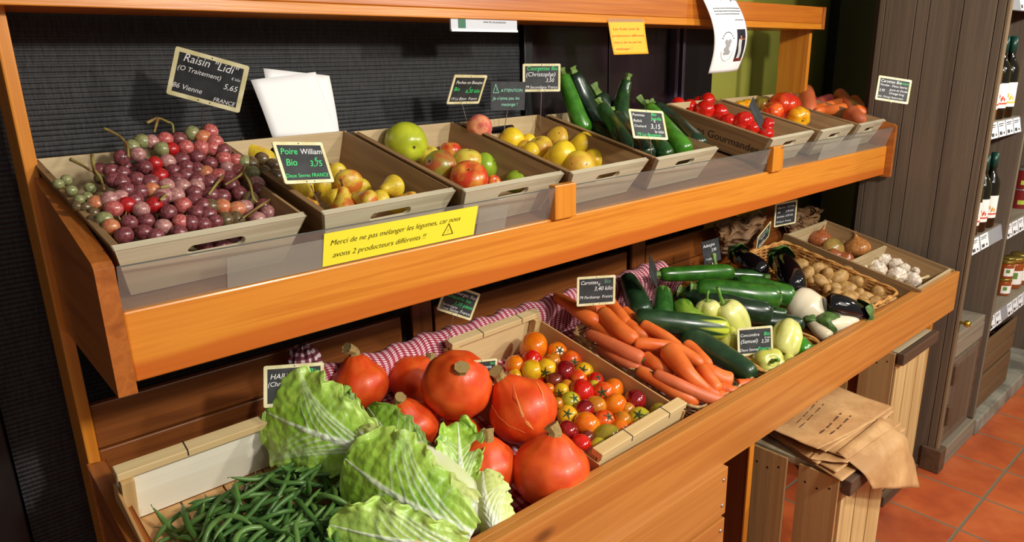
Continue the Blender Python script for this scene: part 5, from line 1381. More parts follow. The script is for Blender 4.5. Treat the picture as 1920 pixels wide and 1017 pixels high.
# ---------------------------------------------------------------- peppers
M['pale_pep'] = skin('pale_yellow_pepper', S(226, 224, 142), S(212, 212, 112), 1.4, .25, coat=.4)
M['pale_pep2'] = skin('yellow_green_pepper', S(216, 214, 108), S(198, 200, 84), 1.4, .25, coat=.4)
M['grn_pep'] = skin('green_pepper', S(70, 150, 26), S(50, 120, 22), 1.4, .2, coat=.5)
def f_pep(asp=1.25, lob=4, am=.20, tp=.30):
    def f():
        pr = []
        for i in range(23):
            t_ = i/22; a = -PI/2+PI*t_; r = max(0, math.cos(a))**.62; z = math.sin(a)*asp
            r *= 1-tp*(.5-t_)*1.2
            z -= .30*max(0, 1-r/.5)**2 if a > 0 else 0
            pr.append((r if 0 < i < 22 else 0, z))
        return mesh_lathe(pr, 48, lambda a, z: 1+am*(abs(math.sin(lob*a/2))-.6)+.03*math.sin(3*z+a))
    return f
def f_pepstem(): return MB().tube([(0, 0, .85), (.0, 0, 1.15), (.05, 0, 1.6), (.16, .05, 2.1)], [.30, .13, .10, .12], 10).mesh('m', True)
PP = [(1328,590,19,.115,(-.15,.95,.25),1,'pale_pep','pale pepper with its thin stalk pointing straight up, left of the Concombre sign'),
      (1374,606,25,.100,(-.45,.8,.2),1.25,'pale_pep','large pale yellow-green pepper behind the left edge of the Concombre sign'),
      (1368,646,19,.075,(-.3,.7,.4),1.2,'pale_pep2','yellowish pepper under the large pale one, at the sign'),
      (1474,634,23,.110,(-.35,-.75,.4),1.15,'pale_pep','pale lobed pepper right of the Concombre sign with its stem facing down'),
      (1440,684,25,.078,(-.05,.35,.95),.9,'pale_pep2','squat pale pepper below the sign, its hollow and stem facing the viewer'),
      (1476,682,14,.060,(.3,.2,.8),1,'pale_pep2','pale pepper bit half hidden behind the squat one')]
for (px, py, rp, h, ax, asp, m_, lab) in PP:
    p = low(px, py, h); place('sweet_pepper', lab, 'pepper', p, wr(p, rp)*1.18, cdir(*ax), [('flesh', 'pep', f_pep(), M[m_]), ('stem', 'pepst', f_pepstem, M['stem_pep'] if 'stem_pep' in M else M.setdefault('stem_pep', skin('pepper_stem', S(110, 160, 50), S(84, 130, 36), 20, .45)))], 'peppers in the middle baskets', sc=(1, 1, asp))
p = low(1502, 650, .10); place('green_pepper', 'small bright green pepper whose stalk hangs over the fascia', 'pepper', p, wr(p, 17), cdir(.45, -.75, .3), [('flesh', 'pepg', f_pep(1.3, 3, .08, .3), M['grn_pep']), ('stem', 'pepst', f_pepstem, M['stem_pep'])], sc=(1, 1, 1.1))
long_veg('green_chilli', 'thin green chilli lying right of the small green pepper', 'pepper', [low(1512, 657, .10), low(1524, 651, .105), low(1538, 647, .11)], [(0, .007), (.5, .006), (.9, .003), (1, .002)], M['grn_pep'])

# ---------------------------------------------------------------- aubergines
M['aub'] = skin('black_aubergine', S(8, 6, 9), S(15, 9, 14), 3, .08, coat=.8)
M['aubw'] = skin('white_aubergine', S(240, 228, 200), S(226, 208, 172), 3, .15, coat=.6)
M['aubc'] = skin('aubergine_calyx', S(96, 130, 60), S(58, 84, 34), 50, .5)
def aub(label, pts, rs, mat, cal=.35, group='aubergines in the lower tray'):
    def caly(root, Q, cen):
        a = Q[0]-cen; d = (Q[0]-Q[5]).normalized(); R0 = rs[0]*1.22*depth(Q[0])/F
        X_ = d.to_track_quat('Z', 'Y').to_matrix().to_4x4(); X_.translation = a
        mb = MB()
        def cf(u, v_):
            an = 2*PI*u; sk = R0*(1.5+.25*math.cos(5*an))
            z = R0*.95-v_*(R0*1.5+R0*.9*(.5+.5*math.cos(5*an)))
            r = R0*(.32+1.10*min(1, v_*1.6)**.6)*1.02
            return X_ @ Vector((r*math.cos(an), r*math.sin(an), z))
        mb.grid(cf, 40, 8)
        mb.tube([X_ @ Vector((0, 0, R0*.6)), X_ @ Vector((0, 0, R0*1.3)), X_ @ Vector((R0*.3, 0, R0*2.2))], [R0*.4, R0*.30, R0*.34], 10)
        mb.build('calyx', M['aubc'], root, smooth=True)
    d0, d1 = depth(pts[0]), depth(pts[-1]); r0, r1 = rs[0]*1.22*d0/F, rs[1]*1.22*d1/F
    prof = [(0, r0*.5), (.02, r0*.8), (.1, r0), (.3, r0*.6+r1*.4), (.55, r0*.1+r1*.9), (.75, r1), (.88, r1*.92), (.94, r1*.76), (.975, r1*.52), (.992, r1*.3), (1, r1*.1)]
    return long_veg('aubergine', label, 'aubergine', pts, prof, M[mat], [caly], group, n=30, wob=.0)
aub('glossy black aubergine in the back, its calyx against the crumpled paper', [low(1382,474,.14), low(1396,488,.15), low(1415,500,.15), low(1436,516,.14)], (11, 17), 'aub')
aub('glossy black aubergine lying on the rim of the potato basket', [low(1462,482,.16), low(1470,496,.165), low(1480,515,.16), low(1492,545,.15)], (14, 21), 'aub')
aub('black aubergine in front with its green calyx at the fascia', [low(1620,592,.125), low(1598,583,.140), low(1572,575,.148), low(1543,568,.150)], (14, 19), 'aub')
aub('big white aubergine lying in the middle of the pile', [low(1562,618,.08), low(1540,598,.095), low(1515,580,.105), low(1482,562,.11)], (12, 29), 'aubw')
aub('small white aubergine in front with its green calyx to the left', [low(1545,606,.105), low(1558,609,.105), low(1575,610,.10), low(1603,610,.095)], (13, 19), 'aubw')
aub('pale aubergine lying low along the wicker rim, under the big white one', [low(1518,600,.09), low(1528,610,.088), low(1540,622,.085), low(1558,636,.08)], (9, 12), 'aubw')

# ---------------------------------------------------------------- carrots
t = NT('carrot_skin')
uvn = t.n('ShaderNodeUVMap'); mp_ = t.n('ShaderNodeMapping'); t.l(uvn.outputs[0], mp_.inputs[0]); mp_.inputs['Scale'].default_value = (2.2, 60, 1)
v = t.co(); rings = t.noise(mp_.outputs[0], 1.0, 3, .6)
c = t.ramp(t.noise(v, 14, 3), [(.35, S(226, 100, 34)), (.65, S(240, 128, 58))])
c = t.mix(t.ramp(rings, [(.58, BLK), (.70, (.55, .55, .55, 1))]), c, S(176, 74, 30))
t.base(c).set(Roughness=.42); t.bump(rings, .35, .0012); M['carrot'] = t.m
M['carrot_p'] = skin('carrot_dusty', S(222, 112, 66), S(206, 104, 60), 18, .5, bumpy=.2)
M['carrot_v'] = skin('carrot_pink', S(170, 70, 60), S(140, 50, 56), 18, .5, bumpy=.2); M['carrot_y'] = skin('carrot_yellow', S(206, 176, 90), S(180, 140, 60), 18, .5, bumpy=.2)
M['crown'] = skin('carrot_crown', S(96, 96, 44), S(60, 50, 26), 60, .7)
def carrot(label, pts, rc, rt, mat='carrot', group='carrots in the wicker basket', crown=True, tail=None):
    d0, d1 = depth(pts[0]), depth(pts[-1]); r0, r1 = rc*1.22*d0/F, rt*1.22*d1/F
    def cr(root, Q, cen):
        if not crown: return
        a = Q[0]-cen; d = (Q[0]-Q[4]).normalized(); mb = MB()
        mb.tube([a-d*.001, a+d*.0025, a+d*.006], [r0*.5, r0*.42, r0*.30], 8)
        for k_ in range(4):
            w_ = Vector((rnd.uniform(-1, 1), rnd.uniform(-1, 1), rnd.uniform(-1, 1)))*.35
            mb.tube([a+d*.003, a+(d+w_).normalized()*.011], [.0014, .0009], 5)
        mb.build('crown', M['crown'], root, smooth=True)
    prof = [(0, r0*.45), (.008, r0*.7), (.02, r0*.86), (.05, r0*.97), (.1, r0), (.5, r0*.62+r1*.38), (.85, r1*1.05), (.93, r1*.85), (.98, r1*.45), (1, r1*.12)]
    return long_veg('carrot', label, 'carrot', pts, prof, M[mat], [cr], group, n=18, wob=.07)
C = lambda x, y, h: low(1020+x*.2949, 440+y*.2949, h)
CL = [([(355,560,.13),(290,535,.14),(170,450,.145),(62,385,.14)], 12, 8.5, 'long pale-orange carrot sticking out farthest to the left at the back'),
      ([(245,455,.13),(300,470,.13),(360,500,.125),(420,560,.12)], 13, 10, 'thick carrot below the left corner of the Carottes sign'),
      ([(318,425,.14),(350,460,.135),(390,500,.13),(450,560,.12)], 9, 8, 'slim carrot just below the middle of the Carottes sign'),
      ([(405,405,.15),(430,450,.145),(480,510,.14),(540,590,.13)], 10, 10, 'carrot rising before the right corner of the Carottes sign'),
      ([(372,500,.15),(420,550,.155),(500,620,.155),(600,690,.145)], 13, 12, 'thick carrot in the middle, leading to the dark crown under the sign'),
      ([(470,540,.13),(540,580,.13),(600,620,.13),(670,660,.12)], 11, 9, 'carrot running beneath the tip of the large cucumber'),
      ([(312,572,.12),(400,630,.125),(480,680,.125),(560,730,.12)], 12, 10, 'carrot left of the thick middle one'),
      ([(628,795,.125),(520,745,.13),(390,680,.13),(262,622,.12)], 12, 8, 'long carrot near the left rim with its green crown facing front'),
      ([(622,570,.15),(700,610,.15),(780,660,.145),(880,740,.135)], 9, 9, 'slender carrot starting at the end of the large cucumber'),
      ([(640,650,.12),(690,655,.12),(740,670,.12),(790,690,.12)], 10, 8, 'short carrot showing below the slender one'),
      ([(570,690,.145),(700,700,.15),(850,730,.145),(1020,840,.13)], 9.5, 10, 'carrot lying across the heap with fine roots along it'),
      ([(790,735,.155),(860,820,.155),(930,900,.145),(1060,1010,.12)], 17, 9, 'thickest carrot in front, with a big greenish crown'),
      ([(1190,935,.11),(1120,910,.115),(1040,870,.12),(960,820,.115)], 14, 12, 'stout carrot at the right under the front cucumber'),
      ([(1000,850,.14),(1030,890,.14),(1070,940,.13),(1110,1000,.12)], 10, 10, 'short carrot lying on the stout one'),
      ([(640,780,.12),(700,820,.125),(760,860,.12),(830,900,.11)], 11, 9, 'carrot right of the green crown, under the cross-lying one'),
      ([(350,705,.10),(440,770,.105),(530,820,.105),(640,870,.10)], 9, 8, 'carrot pressed along the left rim of its basket'),
      ([(600,865,.115),(700,920,.12),(850,1010,.11),(985,1075,.10)], 10, 11, 'bright orange carrot along the basket rim at the front'),
      ([(700,885,.135),(850,950,.135),(1000,1020,.12),(1190,1085,.10)], 9, 10, 'long dusty carrot in front reaching to the fascia'),
      ([(860,890,.13),(930,920,.13),(1010,970,.12),(1120,1050,.105)], 9, 9, 'carrot beside the long dusty one with a green crown'),
      ([(1225,955,.095),(1270,955,.095),(1320,950,.095),(1362,945,.095)], 9, 8, 'short carrot at the far right, touching the fascia'),
      ([(1110,970,.10),(1150,985,.10),(1200,1000,.10),(1250,1010,.09)], 10, 8, 'carrot end below the stout one at the fascia'),
      ([(505,485,.12),(530,505,.12),(550,520,.12),(570,545,.12)], 9, 8, 'carrot tip beside the standing dark cucumber'),
      ([(610,720,.10),(680,740,.10),(740,750,.10),(800,790,.10)], 10, 9, 'carrot in the shade under the cross-lying one'),
      ([(760,820,.08),(800,850,.08),(860,880,.08),(900,920,.08)], 10, 9, 'carrot deep in the heap behind the thickest one'),
      ([(1000,980,.09),(1060,1000,.09),(1120,1030,.09),(1200,1060,.085)], 10, 9, 'carrot in the bottom layer near the fascia'),
      ([(900,700,.12),(960,750,.12),(1010,800,.12),(1060,850,.115)], 11, 10, 'carrot showing between the cross-lying one and the front cucumber')]
for pts, rc, rt, lab in CL:
    dusty = 'dusty' in lab or 'left rim of' in lab or 'long carrot near' in lab
    carrot(lab, [C(*p_) for p_ in pts], rc, rt, 'carrot_p' if dusty else 'carrot', crown=True)
U = lambda x, y, h: up(x, y, h)
g8 = 'stubby carrots in the last box'
for pts, rc, rt, mt, lab in (([(1509,172,.085),(1512,185,.08),(1515,198,.07),(1518,210,.06)], 13, 12, 'carrot_p', 'thick blunt carrot standing on end at the left of the last box'),
      ([(1531,196,.07),(1540,191,.072),(1550,187,.074),(1559,184,.074)], 9, 7, 'carrot_v', 'pinkish purple carrot lying behind the orange ones'),
      ([(1576,193,.075),(1560,197,.074),(1545,200,.072),(1528,205,.07)], 8, 6, 'carrot', 'slim carrot above the one with the dark crown'),
      ([(1582,204,.075),(1565,206,.074),(1548,207,.072),(1528,208,.07)], 9, 6, 'carrot', 'carrot pointing left with its dark crown at the right'),
      ([(1573,175,.095),(1580,183,.09),(1587,192,.085),(1596,202,.08)], 9, 8, 'carrot_p', 'carrot sticking up at the back of the last box'),
      ([(1600,185,.08),(1608,194,.08),(1616,203,.075),(1624,212,.07)], 7, 6, 'carrot', 'thin carrot at the back right of the last box'),
      ([(1592,211,.08),(1600,217,.075),(1608,223,.07),(1617,229,.06)], 13, 10, 'carrot_p', 'stout carrot in front with its dark crown facing the viewer'),
      ([(1584,191,.085),(1598,198,.085),(1612,205,.08),(1628,213,.075)], 8, 7, 'carrot_y', 'yellow-topped carrot lying across the middle of the last box'),
      ([(1600,207,.085),(1618,211,.085),(1636,214,.085),(1664,217,.085)], 10, 2, 'carrot', 'carrot whose thin root tip reaches past the right side board'),
      ([(1612,224,.055),(1622,223,.055),(1632,222,.055),(1642,222,.055)], 8, 6, 'carrot_v', 'dark pink carrot low in the front right corner'),
      ([(1570,212,.05),(1580,216,.05),(1590,220,.05),(1600,225,.05)], 8, 6, 'carrot', 'carrot low behind the front board of the last box'),
      ([(1548,176,.07),(1556,178,.07),(1530,182,.07),(1498,180,.07)], 7, 6, 'carrot_v', 'purple carrot at the very back of the last box')):
    if pts[0] == (1548, 176, .07): pts = [(1494,178,.075), (1506,181,.075), (1518,184,.07), (1530,188,.07)]
    carrot(lab, [U(*p_) for p_ in pts], rc, rt, mt, g8)
# ---------------------------------------------------------------- cherry tomatoes
CT = [(340,172,82,'orange',0),(490,205,55,'orange',1),(460,265,45,'amber',0),(575,265,60,'red_orange',1),(535,335,65,'deep_red',0),(330,255,55,'red',0),(220,290,55,'orange',0),(330,320,60,'yellow',0),(420,315,58,'yellow',1),(470,385,45,'brown_red',0),
      (660,330,52,'yellow',1),(625,375,52,'red_orange',0),(555,425,40,'amber',0),(735,385,45,'red',1),(725,425,36,'green_yellow',1),(520,455,45,'yellow',1),(645,465,75,'red',0),(785,465,60,'red_orange',1),(850,440,58,'orange',0),(575,520,55,'green_yellow',1),
      (735,550,60,'amber',0),(660,575,60,'deep_red',0),(855,545,68,'orange',0),(985,515,62,'deep_red',0),(940,575,42,'amber',0),(555,610,57,'yellow',1),(680,670,75,'orange',0),(790,640,58,'red_orange',1),(1015,630,64,'green_yellow',1),(1140,600,60,'olive',0),
      (905,645,55,'amber',0),(1105,660,45,'red',0),(895,705,60,'orange',0),(990,700,45,'red_orange',0),(560,710,62,'deep_red',0),(800,740,80,'olive',0),(640,800,62,'red',0),(755,815,55,'green_yellow',1),(675,752,46,'brown_red',0),(495,530,32,'amber',0),
      (440,440,34,'orange',0),(690,850,40,'red',0),(860,770,36,'red_orange',0)]
def theap(x, y):
    return .050+.028*math.exp(-((y-.98)/.16)**2)+.03*math.exp(-((x-1.20)/.07)**2-((y-1.27)/.08)**2)
items = []
for (x, y, r, k, cal) in CT:
    p = solve(900+x*.2949, 600+y*.2949, low, theap); items.append([p, wr(p, r*.2949)*1.2, k, cal, y])
bycol = {}
for it in items: bycol.setdefault(it[2], []).append(it)
colname = {'red': 'red', 'deep_red': 'deep wine-red', 'orange': 'orange', 'red_orange': 'red-orange striped', 'yellow': 'yellow', 'green_yellow': 'green-yellow', 'olive': 'olive green', 'brown_red': 'brown-red', 'amber': 'amber'}
for k, L in bycol.items():
    L.sort(key=lambda i: -i[4])
    for n_, (p, r, kk, cal, _) in enumerate(L):
        lab = "%s cherry tomato, %s of its colour from the crate's front end" % (colname[k], ORD[n_])
        if k == 'olive' and n_ == 0: lab = 'long oval olive green cherry tomato near the front end of the pale crate'
        if k == 'olive' and n_ == 1: lab = 'round olive cherry tomato in the front right corner of the pale crate'
        ax = cdir(rnd.uniform(-.5, .5), rnd.uniform(-.3, .8), .8) if cal else cdir(rnd.uniform(-1, 1), rnd.uniform(-1, .2), rnd.uniform(-.6, .3))
        lng = (k == 'olive' and n_ == 0)
        parts = [('flesh', 'tomlong' if lng else 'tom', f_tomlong if lng else f_tom, TM[kk])]
        if cal: parts.append(('calyx', 'calyx', f_calyx(5, .62, .84), M['calyx']))
        place('cherry_tomato', lab, 'tomato', p, r*(.8 if lng else 1), cdir(1, .15, .2) if lng else ax, parts, 'cherry tomatoes in the pale crate')
# bottom layer seen in the gaps of the heap
for i_ in range(52):
    x = 1.00+.27*rnd.random(); y = .90+.40*rnd.random()
    k = rnd.choice(['red', 'orange', 'amber', 'yellow', 'red_orange', 'brown_red'])
    x -= .075*(y-.86)
    place('cherry_tomato', 'cherry tomato of the bottom layer in the pale crate, seen in the gaps', 'tomato', Vector((x, y, lowz(y)+rnd.uniform(.026, .05))), .018, Vector((rnd.uniform(-1, 1), rnd.uniform(-1, 1), .5)).normalized(), [('flesh', 'tom', f_tom, TM[k])], 'bottom layer cherry tomatoes')

# ---------------------------------------------------------------- potatoes
M['potato'] = skin('potato_skin', S(188, 148, 88), S(160, 118, 62), 2.2, .55, S(120, 84, 44), 6, (.05, .12), bumpy=.15, bs=8)
def f_pot(): return mesh_lathe([(0 if i in (0, 16) else math.cos(-PI/2+PI*i/16)**.9*.82, 1.18*math.sin(-PI/2+PI*i/16)) for i in range(17)], 26, lambda a, z: 1+.06*math.sin(2*a+z*2)+.04*math.sin(3*a-z))
PT = [(530,190,75),(640,290,78),(775,235,75),(860,215,48),(895,310,70),(800,385,70),(1035,345,88),(1145,262,85),(1240,410,80),(1140,480,80),(700,378,52),(890,430,48),(980,465,55),(885,492,48),(1000,540,60),(1270,550,60),(1375,590,62),(1150,620,88),(1240,590,62),(1350,645,60),(1540,565,85),(1480,650,60),(1340,695,70),(1510,712,88),(1640,662,92),(1725,640,58),(1420,775,62),(1440,600,50),(1100,560,55),(660,350,50),(1060,430,50)]
PT.sort(key=lambda q_: -q_[1])
for n_, (x, y, r) in enumerate(PT):
    p = solve(1420+x*.1475, 470+y*.1475, low, lambda x_, y_: .078+.026*math.exp(-((y_-1.15)/.14)**2)-(.01 if r < 55 else 0))
    place('potato', 'small brown potato in the honey wicker basket, %s counted from the fascia side' % ORD[n_], 'potato', p, wr(p, r*.1475)*1.32, cdir(rnd.uniform(-1, 1), rnd.uniform(-.4, .8), rnd.uniform(-.7, .3)), [('flesh', 'potato', f_pot, M['potato'])] , 'small potatoes in the wicker basket')
for i_ in range(26):
    x = 2.25+.24*rnd.random(); y = .90+.34*rnd.random()
    place('potato', 'small potato of the bottom layer in the honey wicker basket, seen in the gaps', 'potato', Vector((x, y, lowz(y)+rnd.uniform(.03, .055))), .021, Vector((rnd.uniform(-1, 1), rnd.uniform(-1, 1), .3)).normalized(), [('flesh', 'potato', f_pot, M['potato'])], 'bottom layer potatoes')
# ---------------------------------------------------------------- onions
M['onion'] = skin('golden_onion', S(200, 138, 76), S(166, 102, 52), 5, .3, coat=.3, stretch=(1.6, 1.6, .35)); M['onion_g'] = skin('greenish_onion', S(160, 150, 78), S(178, 128, 68), 3, .3, coat=.3, stretch=(1.6, 1.6, .35)); M['onion_r'] = skin('reddish_onion', S(178, 104, 60), S(150, 78, 46), 4, .3, coat=.3, stretch=(1.6, 1.6, .35))
def f_onion():
    tab = [(0, 0), (.06, .42), (.2, .86), (.36, 1.0), (.55, .93), (.7, .66), (.8, .34), (.87, .16), (.94, .11), (1, .06)]
    pr = [(interp(tab, i/26), -.82+1.86*i/26) for i in range(27)]; pr[0] = (0, -.82); pr.append((0, 1.05))
    pr2 = [pr[0]]+[((a[0]+2*b[0]+c_[0])/4, b[1]) for a, b, c_ in zip(pr, pr[1:], pr[2:])]+[pr[-1]]
    return mesh_lathe(pr2, 30, lambda a, z: 1+.012*math.sin(9*a))
def f_husk():
    mb = MB()
    for k in range(4):
        a = k*1.6; mb.tube([(0, 0, 1.0), (.03*math.cos(a), .03*math.sin(a), 1.12), (.12*math.cos(a), .12*math.sin(a), 1.26)], [.05, .035, .008], 6)
    return mb.mesh('m', True)
for (px, py, rp, h, m_, ax, lab) in ((1539,447,19,.10,'onion_r',(.1,.9,.3),'reddish onion at the back left of the divided box'),(1564,465,19,.09,'onion_g',(.3,.4,.8),'greenish onion in the middle of the onion half'),
        (1589,447,14,.075,'onion_g',(0,.8,.3),'small onion at the back, partly hidden by the large golden one'),(1608,463,22,.085,'onion',(-.25,.9,.2),'large golden onion with its papery tip up, nearest the planks'),
        (1566,481,15,.075,'onion_r',(.4,.3,.6),'reddish onion near the wicker rim'),(1588,484,12,.07,'onion_r',(.1,.6,.6),'small reddish onion against the cross board')):
    p = low(px, py, h); place('onion', lab, 'onion', p, wr(p, rp)*1.12, cdir(*ax), [('bulb', 'onion', f_onion, M[m_]), ('dry_tip', 'husk', f_husk, M['onion'])], 'onions in the divided box')
# ---------------------------------------------------------------- garlic
M['garlic'] = skin('garlic_skin', S(238, 230, 216), S(196, 172, 146), 4, .5, bumpy=.2, bs=14, stretch=(1.4, 1.4, .4)); M['garlic_s'] = skin('garlic_stalk', S(226, 206, 160), S(190, 164, 112), 30, .6)
def f_garlic():
    tab = [(0, 0), (.05, .45), (.2, .88), (.38, 1.0), (.58, .82), (.74, .46), (.86, .24), (1, .15)]
    pr = [(interp(tab, i/22), -.75+1.9*i/22) for i in range(23)]; pr[0] = (0, -.75); pr.append((0, 1.16))
    return mesh_lathe(pr, 48, lambda a, z: 1+.10*(abs(math.sin(3.5*a))-.6)*(1 if z < .7 else .4))
def gar(px, py, rp, h, tip, lab):
    p = low(px, py, h); r = wr(p, rp)*1.0
    q = low(tip[0], tip[1], h+.01) if tip else None
    ax = (q-p).normalized() if tip else cdir(rnd.uniform(-.6, .6), .6, .5)
    L = max(2.1, (q-p).length/r*1.1) if tip else 1.7
    def st(): return MB().tube([(0, 0, 1.0), (.05, 0, (1.0+L)/2), (.0, .04, max(1.3, L))], [.17, .14, .19], 8).mesh('m', True)
    place('garlic_bulb', lab, 'garlic', p, r, ax, [('bulb', 'garlic', f_garlic, M['garlic']), ('stalk', 'gst%d%d' % (px, py), st, M['garlic_s'])], 'garlic bulbs in the divided box')
for a in ((1657,488,14,.085,(1636,463),'garlic bulb at the back with its stalk pointing up to the left'),(1640,495,11,.075,None,'small garlic bulb at the left back, beside the cross board'),(1647,507,16,.080,(1664,524),'garlic bulb with a pinkish clove at the left side'),
          (1618,506,10,.065,(1628,515),'little garlic bulb in the left corner by the cross board'),(1680,496,13,.085,(1676,474),'garlic bulb with a thin upright stalk in the back middle'),(1702,493,14,.080,None,'brownish garlic bulb by the back right planks'),
          (1694,504,12,.085,(1684,488),'garlic bulb in the middle with its stalk leaning back'),(1682,517,17,.080,(1677,532),'white garlic bulb in front middle with its stalk down'),(1711,527,18,.075,(1738,520),'large white garlic bulb at the front board'),
          (1719,508,13,.080,(1712,516),'garlic bulb right of the middle'),(1739,509,13,.080,(1772,490),'garlic bulb with a long thick stalk sticking out to the right'),(1665,520,11,.055,None,'garlic bulb low between the front ones')):
    gar(*a)

# ---------------------------------------------------------------- pumpkins
M['pump'] = skin('red_kuri_skin', S(224, 72, 22), S(236, 96, 32), 2.2, .42, coat=.08, lo=.4, hi=.65, bumpy=.06, bs=12)
M['pump_s'] = skin('red_kuri_scarred', S(212, 64, 26), S(232, 92, 40), 2.2, .36, coat=.1, lo=.4, hi=.65)
M['scar'] = plain('healed_scar', S(240, 150, 80), .6)
def f_pump(neck=.5):
    def f():
        pr = []
        for i in range(31):
            t_ = i/30; a = -PI/2+PI*t_
            r = max(0, math.cos(a))**.9; z = .86*math.sin(a)
            if a > 0:
                k_ = max(0, (z-.50)/.36); z = z+neck*k_**2.6
                r = max(r*(1-.10*math.sin(PI*min(1, k_))), .19 if i < 29 else 0)
            pr.append((r if 0 < i < 30 else 0, z))
        pr2 = [pr[0]]+[((a_[0]+2*b[0]+c_[0])/4, b[1]) for a_, b, c_ in zip(pr, pr[1:], pr[2:])]+[pr[-1]]
        return mesh_lathe(pr2, 64, lambda a, z: 1+.012*math.cos(10*a)*(1 if z < .9 else 2.0)+.008*math.sin(3*a))
    return f
def f_pstem(neck=.5, L=.30, bend=.12):
    def f():
        z0 = .82+neck; n = 10; mb = MB(); pts = catmull([(0, 0, z0-.06), (.01, 0, z0+L*.4), (bend, .02, z0+L)], 4)
        mb.tube(pts, [.22, .195, .175, .165, .16, .16, .175, .19, .20][:len(pts)] if len(pts) <= 9 else .18, 14)
        for i, v_ in enumerate(mb.v):
            k_ = i % 14; v_ += Vector((0, 0, 0)); s_ = 1+.12*(k_ % 2)
            mb.v[i] = Vector((v_.x*s_, v_.y*s_, v_.z))
        return mb.mesh('m', False)
    return f
def pumpkin(px, py, rp, h, ax, neck, lab, scars=(), L=.30, bend=.12):
    p = low(px, py, h); r = wr(p, rp)
    o = place('pumpkin', lab, 'pumpkin', p, r, ax, [('flesh', 'pump%.2f' % neck, f_pump(neck), M['pump']), ('stem', 'pst%.2f%.2f%.2f' % (neck, L, bend), f_pstem(neck, L, bend), M['cork'])], 'red kuri pumpkins', spin=.4)
    for sc_ in scars:
        mb = MB(); Mi = o.matrix_world.inverted(); q = []
        for (sx, sy, w_) in sc_:
            d = ray(sx, sy).normalized(); oc = CAM-p; b = oc.dot(d); c_ = oc.dot(oc)-(r*1.008)**2; disc = max(b*b-c_, 0)
            q.append((Mi @ (CAM+d*(-b-math.sqrt(disc))), w_))
        nn = []
        for i, (a_, w_) in enumerate(q):
            t_ = (q[min(i+1, len(q)-1)][0]-q[max(i-1, 0)][0]).normalized(); s_ = a_.normalized().cross(t_).normalized()*w_
            nn += [a_*1.004-s_, a_*1.012, a_*1.004+s_]
        fs = []
        for i in range(len(q)-1):
            for j in (0, 1): fs.append((3*i+j, 3*i+j+1, 3*i+j+4, 3*i+j+3))
        mb.add(nn, fs); mb.build('scar', M['scar'], o, smooth=True)
    return o
UPW = Vector((0, 0, 1))
pumpkin(857, 722, 67, .165, cdir(.18, .55, .81), .10, 'smooth round red pumpkin on top, its stub stem facing the viewer', L=.16, bend=.02)
pumpkin(981, 770, 66, .125, cdir(-.55, .80, .10), .30, 'red pumpkin with pale healed scars, beside the cherry tomatoes', scars=([(962,722,.004),(968,745,.018),(978,775,.035),(990,795,.05),(1000,806,.01)], [(1006,716,.004),(1016,735,.018),(1022,757,.012),(1026,772,.003)], [(922,760,.003),(935,782,.014),(955,800,.014),(985,812,.005)]))
pumpkin(1033, 884, 74, .100, cdir(.08, .97, .2), .17, 'large red pumpkin in the front right, against the fascia', L=.24)
pumpkin(908, 875, 62, .085, cdir(.12, .95, .3), .10, 'red pumpkin in front, half hidden by the frilly cabbage leaf', L=.3)
pumpkin(768, 800, 54, .080, cdir(-.25, .85, .4), .26, 'red pumpkin whose stem rises between the cabbage and the round one', L=.2)
pumpkin(674, 722, 54, .100, cdir(-.12, .95, .1), .24, 'red pumpkin farthest back left, its twisted stem leaning right', L=.34, bend=.30)
pumpkin(772, 712, 48, .060, cdir(.65, .7, -.2), .20, 'shaded red pumpkin at the back behind the round one', L=.2)
pumpkin(862, 818, 42, .045, cdir(0, .6, -.5), .25, 'small part of a red pumpkin in the shade under the round one', L=.15)

# ---------------------------------------------------------------- green beans
M['bean'] = skin('green_bean', S(80, 120, 54), S(54, 92, 38), 9, .38, coat=.1)
M['bean2'] = skin('green_bean_light', S(104, 142, 68), S(72, 112, 48), 9, .38, coat=.1)
def bean_mesh(seed):
    r_ = random.Random(seed); L = r_.uniform(.10, .15); k = r_.uniform(-2.1, 2.1); k2 = r_.uniform(-.9, .9)
    pts = []; x = y = z = 0; a = 0
    n = 16
    for i in range(n+1):
        t_ = i/n; pts.append(Vector((x, y, .006*math.sin(t_*PI*1.5+seed))))
        a = k*(t_-.5)+k2*math.sin(t_*6); x += L/n*math.cos(a); y += L/n*math.sin(a)
    c_ = sum(pts, Vector())/len(pts); pts = [p-c_ for p in pts]
    rs = [0.0014, .0030, .0046]+[.0054+.0004*math.sin(i*1.9) for i in range(3, n-2)]+[.0048, .0032, .0011]
    mb = MB().tube(pts, rs[:n+1], 8, flat=.85)
    # little stalk
    d = (pts[0]-pts[1]).normalized(); mb.tube([pts[0], pts[0]+d*.004, pts[0]+d*.009+Vector((0, 0, .002))], [.0011, .0007, .0009], 5)
    return mb.mesh('m', True)
BM = []
for s_ in range(14):
    me = bean_mesh(s_+3); me.materials.append(M['bean2'] if s_ % 3 == 0 else M['bean']); BM.append(me)
def bheap(x, y):
    e = min(1, max(0, (x-.215)/.10))*min(1, max(0, (1.27-y)/.08))
    return .018+.075*e*(.75+.35*math.exp(-((x-.45)/.12)**2))
NB = 270
rb = random.Random(11)
